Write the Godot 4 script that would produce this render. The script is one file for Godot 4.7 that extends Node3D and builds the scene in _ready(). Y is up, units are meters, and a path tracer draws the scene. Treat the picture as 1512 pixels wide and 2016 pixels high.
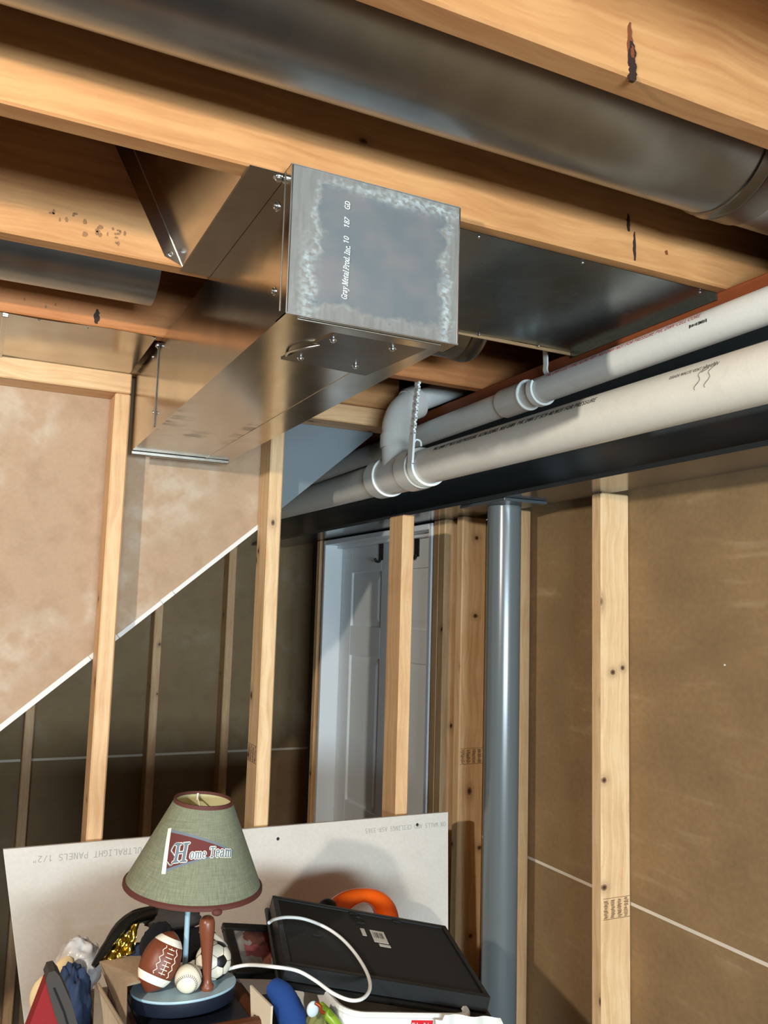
extends Node3D

# Basement corner: exposed joists, sheet-metal ducts, drain pipes, steel beam, stair wall and stored things.
# Heights below are measured from EYE (metres above the floor) where that keeps numbers short.
const EYE := 1.89
var M := {}
var used := {}
var rng := RandomNumberGenerator.new()

func V(x: float, y: float, z: float) -> Vector3:
	return Vector3(x, y + EYE, z)

# ------------------------------------------------------------------ naming and tagging
func numbered(n: String) -> String:
	if not used.has(n):
		used[n] = 0
		return n
	used[n] += 1
	return "%s_%03d" % [n, used[n]]

func tag(o: Node, label := "", category := "", group := "", kind := "") -> void:
	if label != "": o.set_meta("label", label)
	if category != "": o.set_meta("category", category)
	if group != "": o.set_meta("group", group)
	if kind != "": o.set_meta("kind", kind)

func thing(called: String, label: String, category: String, at := Vector3.ZERO, group := "", kind := "") -> Node3D:
	var o := Node3D.new()
	o.name = numbered(called)
	add_child(o)
	o.position = at
	tag(o, label, category, group, kind)
	return o

func obj(called: String, mesh: Mesh, mat: Material, parent: Node3D = null, at := Vector3.ZERO) -> MeshInstance3D:
	var o := MeshInstance3D.new()
	o.mesh = mesh
	o.material_override = mat
	if parent == null:
		o.name = numbered(called)
		add_child(o)
	else:
		o.name = called
		parent.add_child(o, true)
	o.position = at
	return o

# ------------------------------------------------------------------ mesh building
func tri(st: SurfaceTool, a: Vector3, b: Vector3, c: Vector3, n: Vector3, ua := Vector2.ZERO, ub := Vector2.ZERO, uc := Vector2.ZERO) -> void:
	# front faces run clockwise: the right-hand normal of a,b,c must point against n
	if (b - a).cross(c - a).dot(n) > 0.0:
		var t := b
		b = c
		c = t
		var tu := ub
		ub = uc
		uc = tu
	st.set_normal(n); st.set_uv(ua); st.add_vertex(a)
	st.set_normal(n); st.set_uv(ub); st.add_vertex(b)
	st.set_normal(n); st.set_uv(uc); st.add_vertex(c)

func quad(st: SurfaceTool, p: Array, n: Vector3, uv: Array) -> void:
	tri(st, p[0], p[1], p[2], n, uv[0], uv[1], uv[2])
	tri(st, p[0], p[2], p[3], n, uv[0], uv[2], uv[3])

func begin() -> SurfaceTool:
	var st := SurfaceTool.new()
	st.begin(Mesh.PRIMITIVE_TRIANGLES)
	return st

# chamfered box from mn to mx; the texture's u runs along the longest side, in metres over ulen / vlen
func cbox(st: SurfaceTool, mn: Vector3, mx: Vector3, c := 0.002, ulen := 1.2, vlen := 0.3, off := Vector2.ZERO, xf := Transform3D.IDENTITY) -> void:
	var sz := mx - mn
	var la := sz.max_axis_index()
	c = min(c, 0.45 * min(sz.x, min(sz.y, sz.z)))
	var uvof := func(p: Vector3, na: int) -> Vector2:
		var o: Array = [0, 1, 2]
		o.erase(na)
		var ua: int = o[0]
		var va: int = o[1]
		if va == la:
			ua = o[1]
			va = o[0]
		return Vector2(p[ua] / ulen, p[va] / vlen + na * 0.37) + off
	var corner := func(sx: int, sy: int, sz2: int, a: int) -> Vector3:
		# corner point that lies on the face of axis a
		var s := Vector3(sx, sy, sz2)
		var q := Vector3.ZERO
		for k in 3:
			var inset: float = 0.0 if k == a else c
			q[k] = (mx[k] - inset) if s[k] > 0 else (mn[k] + inset)
		return q
	for a in 3:
		var b: int = (a + 1) % 3
		var d: int = (a + 2) % 3
		for s in [-1, 1]:
			var n := Vector3.ZERO
			n[a] = s
			var ps := []
			var us := []
			for e in [[-1, -1], [1, -1], [1, 1], [-1, 1]]:
				var sg := [0, 0, 0]
				sg[a] = s; sg[b] = e[0]; sg[d] = e[1]
				var q: Vector3 = corner.call(sg[0], sg[1], sg[2], a)
				us.append(uvof.call(q, a))
				ps.append(xf * q)
			quad(st, ps, (xf.basis * n).normalized(), us)
	for a in 3:   # edges that run along axis a
		var b: int = (a + 1) % 3
		var d: int = (a + 2) % 3
		for s in [-1, 1]:
			for t in [-1, 1]:
				var n := Vector3.ZERO
				n[b] = s; n[d] = t
				n = n.normalized()
				var ps := []
				var us := []
				for e in [[-1, b], [1, b], [1, d], [-1, d]]:
					var sg := [0, 0, 0]
					sg[a] = e[0]; sg[b] = s; sg[d] = t
					var q: Vector3 = corner.call(sg[0], sg[1], sg[2], e[1])
					us.append(uvof.call(q, b))
					ps.append(xf * q)
				quad(st, ps, (xf.basis * n).normalized(), us)
	for i in 8:
		var sx: int = 1 if i & 1 else -1
		var sy: int = 1 if i & 2 else -1
		var sz3: int = 1 if i & 4 else -1
		var p0: Vector3 = corner.call(sx, sy, sz3, 0)
		var p1: Vector3 = corner.call(sx, sy, sz3, 1)
		var p2: Vector3 = corner.call(sx, sy, sz3, 2)
		tri(st, xf * p0, xf * p1, xf * p2, (xf.basis * Vector3(sx, sy, sz3)).normalized(), uvof.call(p0, 0), uvof.call(p1, 0), uvof.call(p2, 0))

func box_mesh(mn: Vector3, mx: Vector3, c := 0.002, ulen := 1.2, vlen := 0.3, off := Vector2.ZERO, xf := Transform3D.IDENTITY) -> ArrayMesh:
	var st := begin()
	cbox(st, mn, mx, c, ulen, vlen, off, xf)
	return st.commit()

# polygon (2-D points) pushed along axis: maps (x, y, d) through xf
func extrude(st: SurfaceTool, poly: PackedVector2Array, d0: float, d1: float, xf := Transform3D.IDENTITY, uvs := 1.0) -> void:
	var idx := Geometry2D.triangulate_polygon(poly)
	for s in [0, 1]:
		var d: float = d0 if s == 0 else d1
		var n: Vector3 = (xf.basis * Vector3(0, 0, -1 if s == 0 else 1)).normalized()
		for k in range(0, idx.size(), 3):
			var q := []
			var u := []
			for j in 3:
				var p := poly[idx[k + j]]
				q.append(xf * Vector3(p.x, p.y, d))
				u.append(p * uvs)
			tri(st, q[0], q[1], q[2], n, u[0], u[1], u[2])
	var area := 0.0
	for k in poly.size():
		area += poly[k].cross(poly[(k + 1) % poly.size()])
	for k in poly.size():
		var a := poly[k]
		var b := poly[(k + 1) % poly.size()]
		var t := (b - a)
		if t.length() < 1e-7: continue
		var n2: Vector2 = Vector2(t.y, -t.x).normalized() * signf(area)
		var n: Vector3 = (xf.basis * Vector3(n2.x, n2.y, 0)).normalized()
		quad(st, [xf * Vector3(a.x, a.y, d0), xf * Vector3(b.x, b.y, d0), xf * Vector3(b.x, b.y, d1), xf * Vector3(a.x, a.y, d1)], n,
			[a * uvs, b * uvs, b * uvs + Vector2(0, d1 - d0) * uvs, a * uvs + Vector2(0, d1 - d0) * uvs])

# lathe round the y axis; profile of (radius, y); smooth where the profile bends little
func lathe(st: SurfaceTool, prof: Array, segs := 32, xf := Transform3D.IDENTITY, squash := 1.0) -> void:
	for k in prof.size() - 1:
		var a: Vector2 = prof[k]
		var b: Vector2 = prof[k + 1]
		if a.distance_to(b) < 1e-7: continue
		var na := Vector2(b.y - a.y, -(b.x - a.x)).normalized()
		var n0 := na
		var n1 := na
		if k > 0:
			var z: Vector2 = prof[k - 1]
			var nz := Vector2(a.y - z.y, -(a.x - z.x)).normalized()
			if nz.dot(na) > 0.75: n0 = (na + nz).normalized()
		if k < prof.size() - 2:
			var w: Vector2 = prof[k + 2]
			var nw := Vector2(w.y - b.y, -(w.x - b.x)).normalized()
			if nw.dot(na) > 0.75: n1 = (na + nw).normalized()
		for i in segs:
			var t0 := TAU * i / segs
			var t1 := TAU * (i + 1) / segs
			var P := func(p: Vector2, t: float) -> Vector3: return xf * Vector3(p.x * cos(t), p.y, p.x * sin(t) * squash)
			var N := func(n: Vector2, t: float) -> Vector3: return (xf.basis * Vector3(n.x * cos(t), n.y, n.x * sin(t) / squash)).normalized()
			var v := [P.call(a, t0), P.call(a, t1), P.call(b, t1), P.call(b, t0)]
			var nn := [N.call(n0, t0), N.call(n0, t1), N.call(n1, t1), N.call(n1, t0)]
			var uu := [Vector2(float(i) / segs, a.y), Vector2(float(i + 1) / segs, a.y), Vector2(float(i + 1) / segs, b.y), Vector2(float(i) / segs, b.y)]
			for tr in [[0, 1, 2], [0, 2, 3]]:
				smooth_tri(st, [v[tr[0]], v[tr[1]], v[tr[2]]], [nn[tr[0]], nn[tr[1]], nn[tr[2]]], [uu[tr[0]], uu[tr[1]], uu[tr[2]]])

func smooth_tri(st: SurfaceTool, p: Array, n: Array, u: Array) -> void:
	var nn: Vector3 = n[0] + n[1] + n[2]
	var g: Vector3 = (p[1] - p[0]).cross(p[2] - p[0])
	if g.length_squared() < 1e-18: return
	var o := [0, 1, 2]
	if g.dot(nn) > 0.0: o = [0, 2, 1]
	for k in o:
		st.set_normal(n[k]); st.set_uv(u[k]); st.add_vertex(p[k])

# round tube along points, radius may vary; capped
func tube(st: SurfaceTool, pts: Array, rad, segs := 16, cap := true) -> void:
	var n := pts.size()
	var rings := []
	var prev := Vector3.ZERO
	var side := Vector3.ZERO
	for i in n:
		var d: Vector3 = (pts[min(i + 1, n - 1)] - pts[max(i - 1, 0)]).normalized()
		if i == 0:
			side = d.cross(Vector3.UP if abs(d.y) < 0.9 else Vector3.RIGHT).normalized()
		else:
			side = (side - d * side.dot(d)).normalized()
		var up := d.cross(side)
		var r: float = rad[i] if rad is Array else rad
		var ring := []
		for k in segs:
			var t := TAU * k / segs
			var o: Vector3 = side * cos(t) + up * sin(t)
			ring.append([pts[i] + o * r, o])
		rings.append(ring)
	var run := 0.0
	for i in n - 1:
		var l: float = pts[i].distance_to(pts[i + 1])
		for k in segs:
			var k2 := (k + 1) % segs
			var q := [rings[i][k], rings[i][k2], rings[i + 1][k2], rings[i + 1][k]]
			var uu := [Vector2(float(k) / segs, run), Vector2(float(k + 1) / segs, run), Vector2(float(k + 1) / segs, run + l), Vector2(float(k) / segs, run + l)]
			for tr in [[0, 1, 2], [0, 2, 3]]:
				smooth_tri(st, [q[tr[0]][0], q[tr[1]][0], q[tr[2]][0]], [q[tr[0]][1], q[tr[1]][1], q[tr[2]][1]], [uu[tr[0]], uu[tr[1]], uu[tr[2]]])
		run += l
	if cap:
		for e in [0, n - 1]:
			var d: Vector3 = (pts[0] - pts[1]).normalized() if e == 0 else (pts[n - 1] - pts[n - 2]).normalized()
			for k in segs:
				tri(st, pts[e], rings[e][k][0], rings[e][(k + 1) % segs][0], d)

func spline(ctrl: Array, per := 10) -> Array:
	var out := []
	var n := ctrl.size()
	for i in n - 1:
		var p0: Vector3 = ctrl[max(i - 1, 0)]
		var p1: Vector3 = ctrl[i]
		var p2: Vector3 = ctrl[i + 1]
		var p3: Vector3 = ctrl[min(i + 2, n - 1)]
		for k in per:
			out.append(p1.cubic_interpolate(p2, p0, p3, float(k) / per))
	out.append(ctrl[n - 1])
	return out

# hollow ring round the z axis (rings, collars), from z0 to z1 between two radii
func ring_mesh(st: SurfaceTool, c: Vector3, r0: float, r1: float, z0: float, z1: float, segs := 40) -> void:
	var xf := Transform3D(Basis(Vector3.RIGHT, PI / 2), c)   # lathe's y becomes z
	lathe(st, [Vector2(r0, z0), Vector2(r1 - 0.001, z0), Vector2(r1, z0 + 0.001), Vector2(r1, z1 - 0.001), Vector2(r1 - 0.001, z1), Vector2(r0, z1)], segs, xf)

func ellipsoid(st: SurfaceTool, c: Vector3, r: Vector3, xf := Transform3D.IDENTITY, lump := 0.0, seed_ := 1, nu := 28, nv := 18, lf := 3.0) -> void:
	var f := FastNoiseLite.new()
	f.seed = seed_
	f.frequency = 1.0
	f.fractal_octaves = 3
	f.fractal_gain = 0.3
	var P := func(i: int, j: int) -> Vector3:
		var th := PI * j / nv
		var ph := TAU * (i % nu) / nu
		var d := Vector3(sin(th) * cos(ph), cos(th), sin(th) * sin(ph))
		var k := 1.0 + lump * f.get_noise_3dv(d * lf)
		return xf * (c + d * r * k)
	for j in nv:
		for i in nu:
			var v := [P.call(i, j), P.call(i + 1, j), P.call(i + 1, j + 1), P.call(i, j + 1)]
			var u := [Vector2(float(i) / nu, float(j) / nv), Vector2(float(i + 1) / nu, float(j) / nv), Vector2(float(i + 1) / nu, float(j + 1) / nv), Vector2(float(i) / nu, float(j + 1) / nv)]
			var cc: Vector3 = xf * c
			for tr in [[0, 1, 2], [0, 2, 3]]:
				var a: Vector3 = v[tr[0]]; var b: Vector3 = v[tr[1]]; var d2: Vector3 = v[tr[2]]
				var g: Vector3 = (b - a).cross(d2 - a)
				if g.length_squared() < 1e-16: continue
				var flip: bool = g.dot((a + b + d2) / 3.0 - cc) > 0.0
				var o := [0, 2, 1] if flip else [0, 1, 2]
				for k in o:
					st.set_smooth_group(0)
					st.set_uv(u[tr[k]])
					st.add_vertex(v[tr[k]])

func blob(c: Vector3, r: Vector3, lump := 0.0, seed_ := 1, xf := Transform3D.IDENTITY, lf := 3.0, nu := 28, nv := 18) -> ArrayMesh:
	var st := begin()
	ellipsoid(st, c, r, xf, lump, seed_, nu, nv, lf)
	st.generate_normals()
	return st.commit()

# a sheet of cloth / foil: grid over (u, v) in 0..1 given by a callable, thickened downwards
func sheet(fn: Callable, nu: int, nv: int, thick := 0.002) -> ArrayMesh:
	var st := begin()
	for side in [0, 1]:
		for i in nu:
			for j in nv:
				var us := [Vector2(float(i) / nu, float(j) / nv), Vector2(float(i + 1) / nu, float(j) / nv), Vector2(float(i + 1) / nu, float(j + 1) / nv), Vector2(float(i) / nu, float(j + 1) / nv)]
				var v := []
				for u in us:
					var p: Vector3 = fn.call(u.x, u.y)
					if side == 1:
						var e := 0.01
						var du: Vector3 = fn.call(min(u.x + e, 1.0), u.y) - fn.call(max(u.x - e, 0.0), u.y)
						var dv: Vector3 = fn.call(u.x, min(u.y + e, 1.0)) - fn.call(u.x, max(u.y - e, 0.0))
						p += du.cross(dv).normalized() * thick
					v.append(p)
				var o := [0, 1, 2, 0, 2, 3] if side == 0 else [0, 2, 1, 0, 3, 2]
				for k in o:
					st.set_smooth_group(side + 1)
					st.set_uv(us[k])
					st.add_vertex(v[k])
	st.generate_normals()
	return st.commit()

# lettering: a TextMesh bent through a callable (x, y, depth) -> point
func text_mesh(s: String, h: float, fontname := "Droid Sans", bold := false, depth := 0.0006, slant := 0.0, halign := HORIZONTAL_ALIGNMENT_CENTER) -> TextMesh:
	var t := TextMesh.new()
	var f := SystemFont.new()
	f.font_names = PackedStringArray([fontname])
	if bold: f.font_weight = 700
	if slant != 0.0:
		var fv := FontVariation.new()
		fv.base_font = f
		fv.variation_transform = Transform2D(Vector2(1, slant), Vector2(0, 1), Vector2.ZERO)
		t.font = fv
	else:
		t.font = f
	t.font_size = 32
	t.text = s
	t.pixel_size = h / 23.0
	t.depth = depth
	t.curve_step = 1.0
	t.horizontal_alignment = halign
	return t

func bend(t: Mesh, fn: Callable) -> ArrayMesh:
	var a: Array = t.surface_get_arrays(0)
	var vs: PackedVector3Array = a[Mesh.ARRAY_VERTEX]
	var ix = a[Mesh.ARRAY_INDEX]
	var st := begin()
	var order := []
	if ix != null and ix.size() > 0:
		for k in ix: order.append(k)
	else:
		for k in vs.size(): order.append(k)
	for k in order:
		st.set_smooth_group(-1)
		st.add_vertex(fn.call(vs[k]))
	st.generate_normals()
	return st.commit()

# ------------------------------------------------------------------ textures
func noise_bytes(w: int, h: int, freq: float, sd: int, oct := 4) -> PackedByteArray:
	var f := FastNoiseLite.new()
	f.seed = sd
	f.noise_type = FastNoiseLite.TYPE_SIMPLEX_SMOOTH
	f.frequency = freq
	f.fractal_octaves = oct
	var im := f.get_seamless_image(w, h)
	im.convert(Image.FORMAT_L8)
	return im.get_data()

func stretched(w: int, h: int, sw: int, sh: int, freq: float, sd: int, oct := 4) -> PackedByteArray:
	var im := Image.create_from_data(sw, sh, false, Image.FORMAT_L8, noise_bytes(sw, sh, freq, sd, oct))
	im.resize(w, h, Image.INTERPOLATE_CUBIC)
	return im.get_data()

func image_rgb(w: int, h: int, fn: Callable) -> Image:
	var by := PackedByteArray()
	by.resize(w * h * 3)
	var k := 0
	for y in h:
		for x in w:
			var c: Color = fn.call(x, y, y * w + x)
			by[k] = clampi(int(c.r * 255.0), 0, 255)
			by[k + 1] = clampi(int(c.g * 255.0), 0, 255)
			by[k + 2] = clampi(int(c.b * 255.0), 0, 255)
			k += 3
	return Image.create_from_data(w, h, false, Image.FORMAT_RGB8, by)

func tex(im: Image) -> ImageTexture:
	return ImageTexture.create_from_image(im)

# sawn softwood, grain along u, knots with the grain bending round them
func wood_texture(sd: int, pale: Color, dark: Color, knot_n: int, knot_size := 1.0) -> ImageTexture:
	var w := 1024
	var h := 256
	var streak := stretched(w, h, 32, h, 0.06, sd, 3)
	var fine := stretched(w, h, 96, h, 0.22, sd + 1, 2)
	var warp := noise_bytes(w, h, 0.004, sd + 2, 2)
	var tone := noise_bytes(w, h, 0.006, sd + 3, 3)
	var lift := PackedFloat32Array()
	lift.resize(w * h)
	var spot := PackedFloat32Array()
	spot.resize(w * h)
	var r := RandomNumberGenerator.new()
	r.seed = sd * 77 + 5
	for n in knot_n:
		var kx := r.randi_range(0, w - 1)
		var ky := r.randi_range(10, h - 10)
		var kr := r.randf_range(4.0, 11.0) * knot_size
		var el := r.randf_range(0.8, 1.6)
		var reach := int(kr * 6.0)
		for dy in range(-reach, reach + 1):
			for dx in range(-reach, reach + 1):
				var x := posmod(kx + dx, w)
				var y := posmod(ky + dy, h)
				var d := sqrt(pow(dx / el, 2) + dy * dy) / kr
				var i := y * w + x
				if d < 6.0:
					lift[i] += signf(dy) * kr * 1.2 * exp(-d * 0.7)
				var s := clampf(1.25 - d, 0.0, 1.0)
				spot[i] = max(spot[i], s if d < 1.25 else 0.30 * exp(-(d - 1.0) * 1.3) )
	return tex(image_rgb(w, h, func(x: int, y: int, i: int) -> Color:
		var yy := float(y) + (warp[i] - 128) * 0.07 - lift[i]
		var j := posmod(int(yy), h) * w + x
		var g := 0.62 * (streak[j] / 255.0) + 0.26 * (fine[j] / 255.0) + 0.3 * (tone[i] / 255.0 - 0.3)
		g = clampf((g - 0.30) * 1.25, 0.0, 1.0)
		var c := pale.lerp(dark, g)
		var s := spot[i]
		return c.lerp(Color(0.20, 0.105, 0.05), clampf(s * 0.95, 0.0, 0.92))))

func smear_texture(sd: int, base: Color, light: Color, dark: Color, amount: float) -> ImageTexture:
	var w := 512
	var a := noise_bytes(w, w, 0.006, sd, 4)
	var b := noise_bytes(w, w, 0.025, sd + 1, 4)
	var c := noise_bytes(w, w, 0.15, sd + 2, 2)
	return tex(image_rgb(w, w, func(_x: int, _y: int, i: int) -> Color:
		var t := base.lerp(dark, clampf((b[i] / 255.0 - 0.45) * 1.2, 0.0, 0.6))
		var s := clampf((a[i] / 255.0 - 0.52) * 4.0, 0.0, 1.0) * clampf((b[i] / 255.0 - 0.30) * 2.6, 0.0, 1.0)
		t = t.lerp(light, clampf(s * amount, 0.0, 1.0))
		var n := 1.0 + (c[i] / 255.0 - 0.5) * 0.04
		return Color(t.r * n, t.g * n, t.b * n)))

# brown drywall paper: horizontal faint scuffs (u across)
func paper_texture(sd: int, base: Color, light: Color) -> ImageTexture:
	var w := 512
	var a := stretched(w, w, 64, w, 0.05, sd, 4)
	var b := noise_bytes(w, w, 0.12, sd + 1, 3)
	var c := noise_bytes(w, w, 0.008, sd + 2, 3)
	return tex(image_rgb(w, w, func(_x: int, _y: int, i: int) -> Color:
		var s := clampf((a[i] / 255.0 - 0.66) * 2.2, 0.0, 1.0) * clampf((c[i] / 255.0 - 0.42) * 4.0, 0.0, 1.0)
		var t := base.lerp(light, s * 0.55)
		var n := 1.0 + (b[i] / 255.0 - 0.5) * 0.10 + (c[i] / 255.0 - 0.5) * 0.16
		return Color(t.r * n, t.g * n, t.b * n)))

func normal_tex(w: int, freq: float, sd: int, strength: float, oct := 3) -> ImageTexture:
	var im := Image.create_from_data(w, w, false, Image.FORMAT_L8, noise_bytes(w, w, freq, sd, oct))
	im.convert(Image.FORMAT_RGBA8)
	im.bump_map_to_normal_map(strength)
	return tex(im)

func grey_tex(w: int, freq: float, sd: int, lo: float, hi: float, oct := 4) -> ImageTexture:
	var a := noise_bytes(w, w, freq, sd, oct)
	return tex(image_rgb(w, w, func(_x: int, _y: int, i: int) -> Color:
		var v := lerpf(lo, hi, clampf((a[i] / 255.0 - 0.5) * 1.6 + 0.5, 0.0, 1.0))
		return Color(v, v, v)))

func mat(c: Color, rough := 0.7, metal := 0.0, spec := 0.5) -> StandardMaterial3D:
	var m := StandardMaterial3D.new()
	m.albedo_color = c
	m.roughness = rough
	m.metallic = metal
	m.metallic_specular = spec
	return m

func textured(t: Texture2D, rough := 0.7, tint := Color.WHITE) -> StandardMaterial3D:
	var m := mat(tint, rough)
	m.albedo_texture = t
	return m

func tri_mat(t: Texture2D, rough: float, scale_: Vector3, tint := Color.WHITE) -> StandardMaterial3D:
	var m := textured(t, rough, tint)
	m.uv1_triplanar = true
	m.uv1_world_triplanar = true
	m.uv1_scale = scale_
	return m

func steel(tint: Color, rough_lo: float, rough_hi: float, rtex: Texture2D, ntex: Texture2D, nscale: float, sc := 2.2) -> StandardMaterial3D:
	var m := mat(tint, rough_hi, 1.0)
	m.roughness_texture = rtex
	m.roughness_texture_channel = BaseMaterial3D.TEXTURE_CHANNEL_RED
	m.roughness = rough_hi
	m.albedo_texture = M.metal_tone
	m.normal_enabled = nscale > 0.0
	if nscale > 0.0:
		m.normal_texture = ntex
		m.normal_scale = nscale
	m.uv1_triplanar = true
	m.uv1_world_triplanar = true
	m.uv1_scale = Vector3(sc, sc, sc)
	return m

func make_materials() -> void:
	var pine := wood_texture(11, Color(0.89, 0.76, 0.58), Color(0.76, 0.58, 0.39), 13, 1.0)
	var pine2 := wood_texture(29, Color(0.88, 0.72, 0.53), Color(0.76, 0.56, 0.37), 5, 0.8)
	var fir := wood_texture(47, Color(0.76, 0.56, 0.355), Color(0.64, 0.425, 0.24), 2, 0.6)
	M.pine = textured(pine, 0.55)
	M.pine_clear = textured(pine2, 0.55)
	M.fir = textured(fir, 0.62)
	M.fir_red = textured(fir, 0.65, Color(1.0, 0.90, 0.84))
	M.plate_wood = textured(fir, 0.7, Color(0.72, 0.52, 0.42))
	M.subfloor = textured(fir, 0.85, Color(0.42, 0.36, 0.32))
	M.knot = mat(Color(0.17, 0.085, 0.05), 0.7)
	M.bark = mat(Color(0.55, 0.39, 0.26), 0.8)
	M.knot_core = mat(Color(0.45, 0.24, 0.12), 0.6)
	M.paper_tan = tri_mat(smear_texture(5, Color(0.68, 0.57, 0.46), Color(0.82, 0.78, 0.72), Color(0.61, 0.50, 0.39), 0.42), 0.85, Vector3(0.9, 0.9, 0.9))
	M.paper_brown = tri_mat(paper_texture(8, Color(0.555, 0.45, 0.31), Color(0.72, 0.64, 0.52)), 0.85, Vector3(0.8, 0.8, 0.8))
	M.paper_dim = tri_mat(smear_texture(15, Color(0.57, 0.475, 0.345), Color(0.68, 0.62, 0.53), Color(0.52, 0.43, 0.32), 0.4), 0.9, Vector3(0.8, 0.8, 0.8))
	M.board = tri_mat(smear_texture(21, Color(0.80, 0.775, 0.73), Color(0.84, 0.82, 0.78), Color(0.77, 0.74, 0.69), 0.3), 0.8, Vector3(1, 1, 1))
	M.shaded_board = mat(Color(0.45, 0.49, 0.51), 0.8)  # drywall with the duct's shade and cool light put into its colour
	M.gypsum = mat(Color(0.86, 0.85, 0.83), 0.8)
	M.tape = mat(Color(0.88, 0.84, 0.77), 0.8)
	M.metal_tone = grey_tex(512, 0.012, 3, 0.92, 1.0, 3)
	M.wave = normal_tex(256, 0.012, 61, 6.0, 2)
	M.spangle = normal_tex(512, 0.09, 62, 3.0, 2)
	var r1 := grey_tex(512, 0.012, 71, 0.85, 1.0, 3)
	M.duct = steel(Color(0.74, 0.72, 0.68), 0.1, 0.20, r1, M.wave, 0.035, 1.1)
	M.duct_bottom = steel(Color(0.74, 0.72, 0.68), 0.1, 0.20, r1, M.wave, 0.0, 1.1)
	M.duct_bottom.uv1_triplanar = false
	M.duct_bottom.uv1_world_triplanar = false
	M.duct_bottom.uv1_scale = Vector3.ONE
	M.duct_bottom.normal_enabled = false
	M.duct_bottom.albedo_texture = scuff_texture()
	M.duct_round = steel(Color(0.62, 0.63, 0.63), 0.2, 0.36, r1, M.wave, 0.0, 1.6)
	M.duct_dark = steel(Color(0.58, 0.63, 0.65), 0.2, 0.30, r1, M.wave, 0.0, 1.1)
	M.duct_strip = steel(Color(0.50, 0.48, 0.45), 0.2, 0.34, r1, M.wave, 0.02, 1.6)
	M.hem = mat(Color(0.72, 0.72, 0.70), 0.28, 1.0)
	M.screw = mat(Color(0.85, 0.87, 0.88), 0.2, 1.0)
	M.cap = cap_material()
	M.letter_white = mat(Color(0.90, 0.95, 0.93), 0.6)
	M.pvc = tri_mat(smear_texture(33, Color(0.86, 0.855, 0.815), Color(0.88, 0.88, 0.85), Color(0.82, 0.81, 0.77), 0.4), 0.38, Vector3(2, 2, 2))
	M.pvc_white = tri_mat(smear_texture(34, Color(0.87, 0.885, 0.87), Color(0.88, 0.89, 0.88), Color(0.84, 0.845, 0.83), 0.4), 0.36, Vector3(2, 2, 2))
	M.fitting = mat(Color(0.82, 0.815, 0.79), 0.32)
	M.hanger = mat(Color(0.93, 0.95, 0.93), 0.35)
	M.print_black = mat(Color(0.10, 0.10, 0.10), 0.7)
	M.print_grey = mat(Color(0.60, 0.585, 0.55), 0.8)
	M.print_red = mat(Color(0.66, 0.30, 0.30), 0.7)
	M.pencil = mat(Color(0.42, 0.40, 0.38), 0.8)
	M.stamp = mat(Color(0.40, 0.29, 0.20), 0.8)
	M.beam = mat(Color(0.21, 0.235, 0.245), 0.17, 0.0, 0.8)
	M.column = mat(Color(0.37, 0.40, 0.405), 0.24, 0.0, 0.6)
	M.plate_steel = mat(Color(0.30, 0.33, 0.35), 0.35, 0.2)
	M.door = mat(Color(0.90, 0.92, 0.92), 0.35)
	M.jamb = mat(Color(0.93, 0.95, 0.96), 0.35)
	M.black_plastic = mat(Color(0.045, 0.045, 0.045), 0.55)
	M.black_frame = mat(Color(0.055, 0.055, 0.052), 0.42)
	M.black_board = mat(Color(0.10, 0.10, 0.09), 0.75)
	M.concrete = tri_mat(smear_texture(44, Color(0.25, 0.245, 0.24), Color(0.30, 0.295, 0.29), Color(0.20, 0.195, 0.19), 0.5), 0.9, Vector3(0.7, 0.7, 0.7))
	M.shade = shade_material()
	M.shade_inside = mat(Color(0.86, 0.85, 0.66), 0.8)
	M.brown_trim = mat(Color(0.33, 0.155, 0.12), 0.75)
	M.maroon = mat(Color(0.37, 0.165, 0.155), 0.85)
	M.slate = mat(Color(0.40, 0.45, 0.49), 0.85)
	M.cream = mat(Color(0.93, 0.91, 0.84), 0.8)
	M.light_blue = mat(Color(0.60, 0.71, 0.76), 0.4)
	M.navy = mat(Color(0.075, 0.10, 0.155), 0.45)
	M.football = tri_mat(grey_tex(256, 0.12, 91, 0.85, 1.0), 0.45, Vector3(14, 14, 14), Color(0.47, 0.235, 0.135))
	M.bat = mat(Color(0.46, 0.25, 0.16), 0.35)
	M.ball_white = mat(Color(0.90, 0.87, 0.78), 0.4)
	M.ball_black = mat(Color(0.03, 0.03, 0.035), 0.4)
	M.stitch = mat(Color(0.22, 0.15, 0.11), 0.7)
	M.cable = mat(Color(0.92, 0.92, 0.90), 0.4)
	M.card = tri_mat(paper_texture(52, Color(0.70, 0.61, 0.50), Color(0.76, 0.68, 0.58)), 0.85, Vector3(1.5, 1.5, 1.5))
	M.card_edge = mat(Color(0.80, 0.74, 0.64), 0.85)
	M.packing_tape = mat(Color(0.55, 0.47, 0.38), 0.2)
	M.dark_wood = textured(pine2, 0.4, Color(0.36, 0.24, 0.17))
	M.orange = mat(Color(0.93, 0.36, 0.05), 0.3)
	M.blue_cloth = mat(Color(0.03, 0.20, 0.43), 0.9)
	M.denim = mat(Color(0.17, 0.23, 0.34), 0.9)
	M.navy_cloth = mat(Color(0.055, 0.065, 0.105), 0.95)
	M.grey_cloth = mat(Color(0.25, 0.23, 0.22), 0.8)
	M.gold_foil = mat(Color(0.92, 0.80, 0.33), 0.16, 1.0)
	M.dark_foil = mat(Color(0.22, 0.21, 0.19), 0.22, 0.8)
	M.white_cloth = mat(Color(0.82, 0.79, 0.75), 0.85)
	M.black_cloth = mat(Color(0.04, 0.04, 0.045), 0.9)
	M.red_cloth = mat(Color(0.50, 0.04, 0.05), 0.8)
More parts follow.
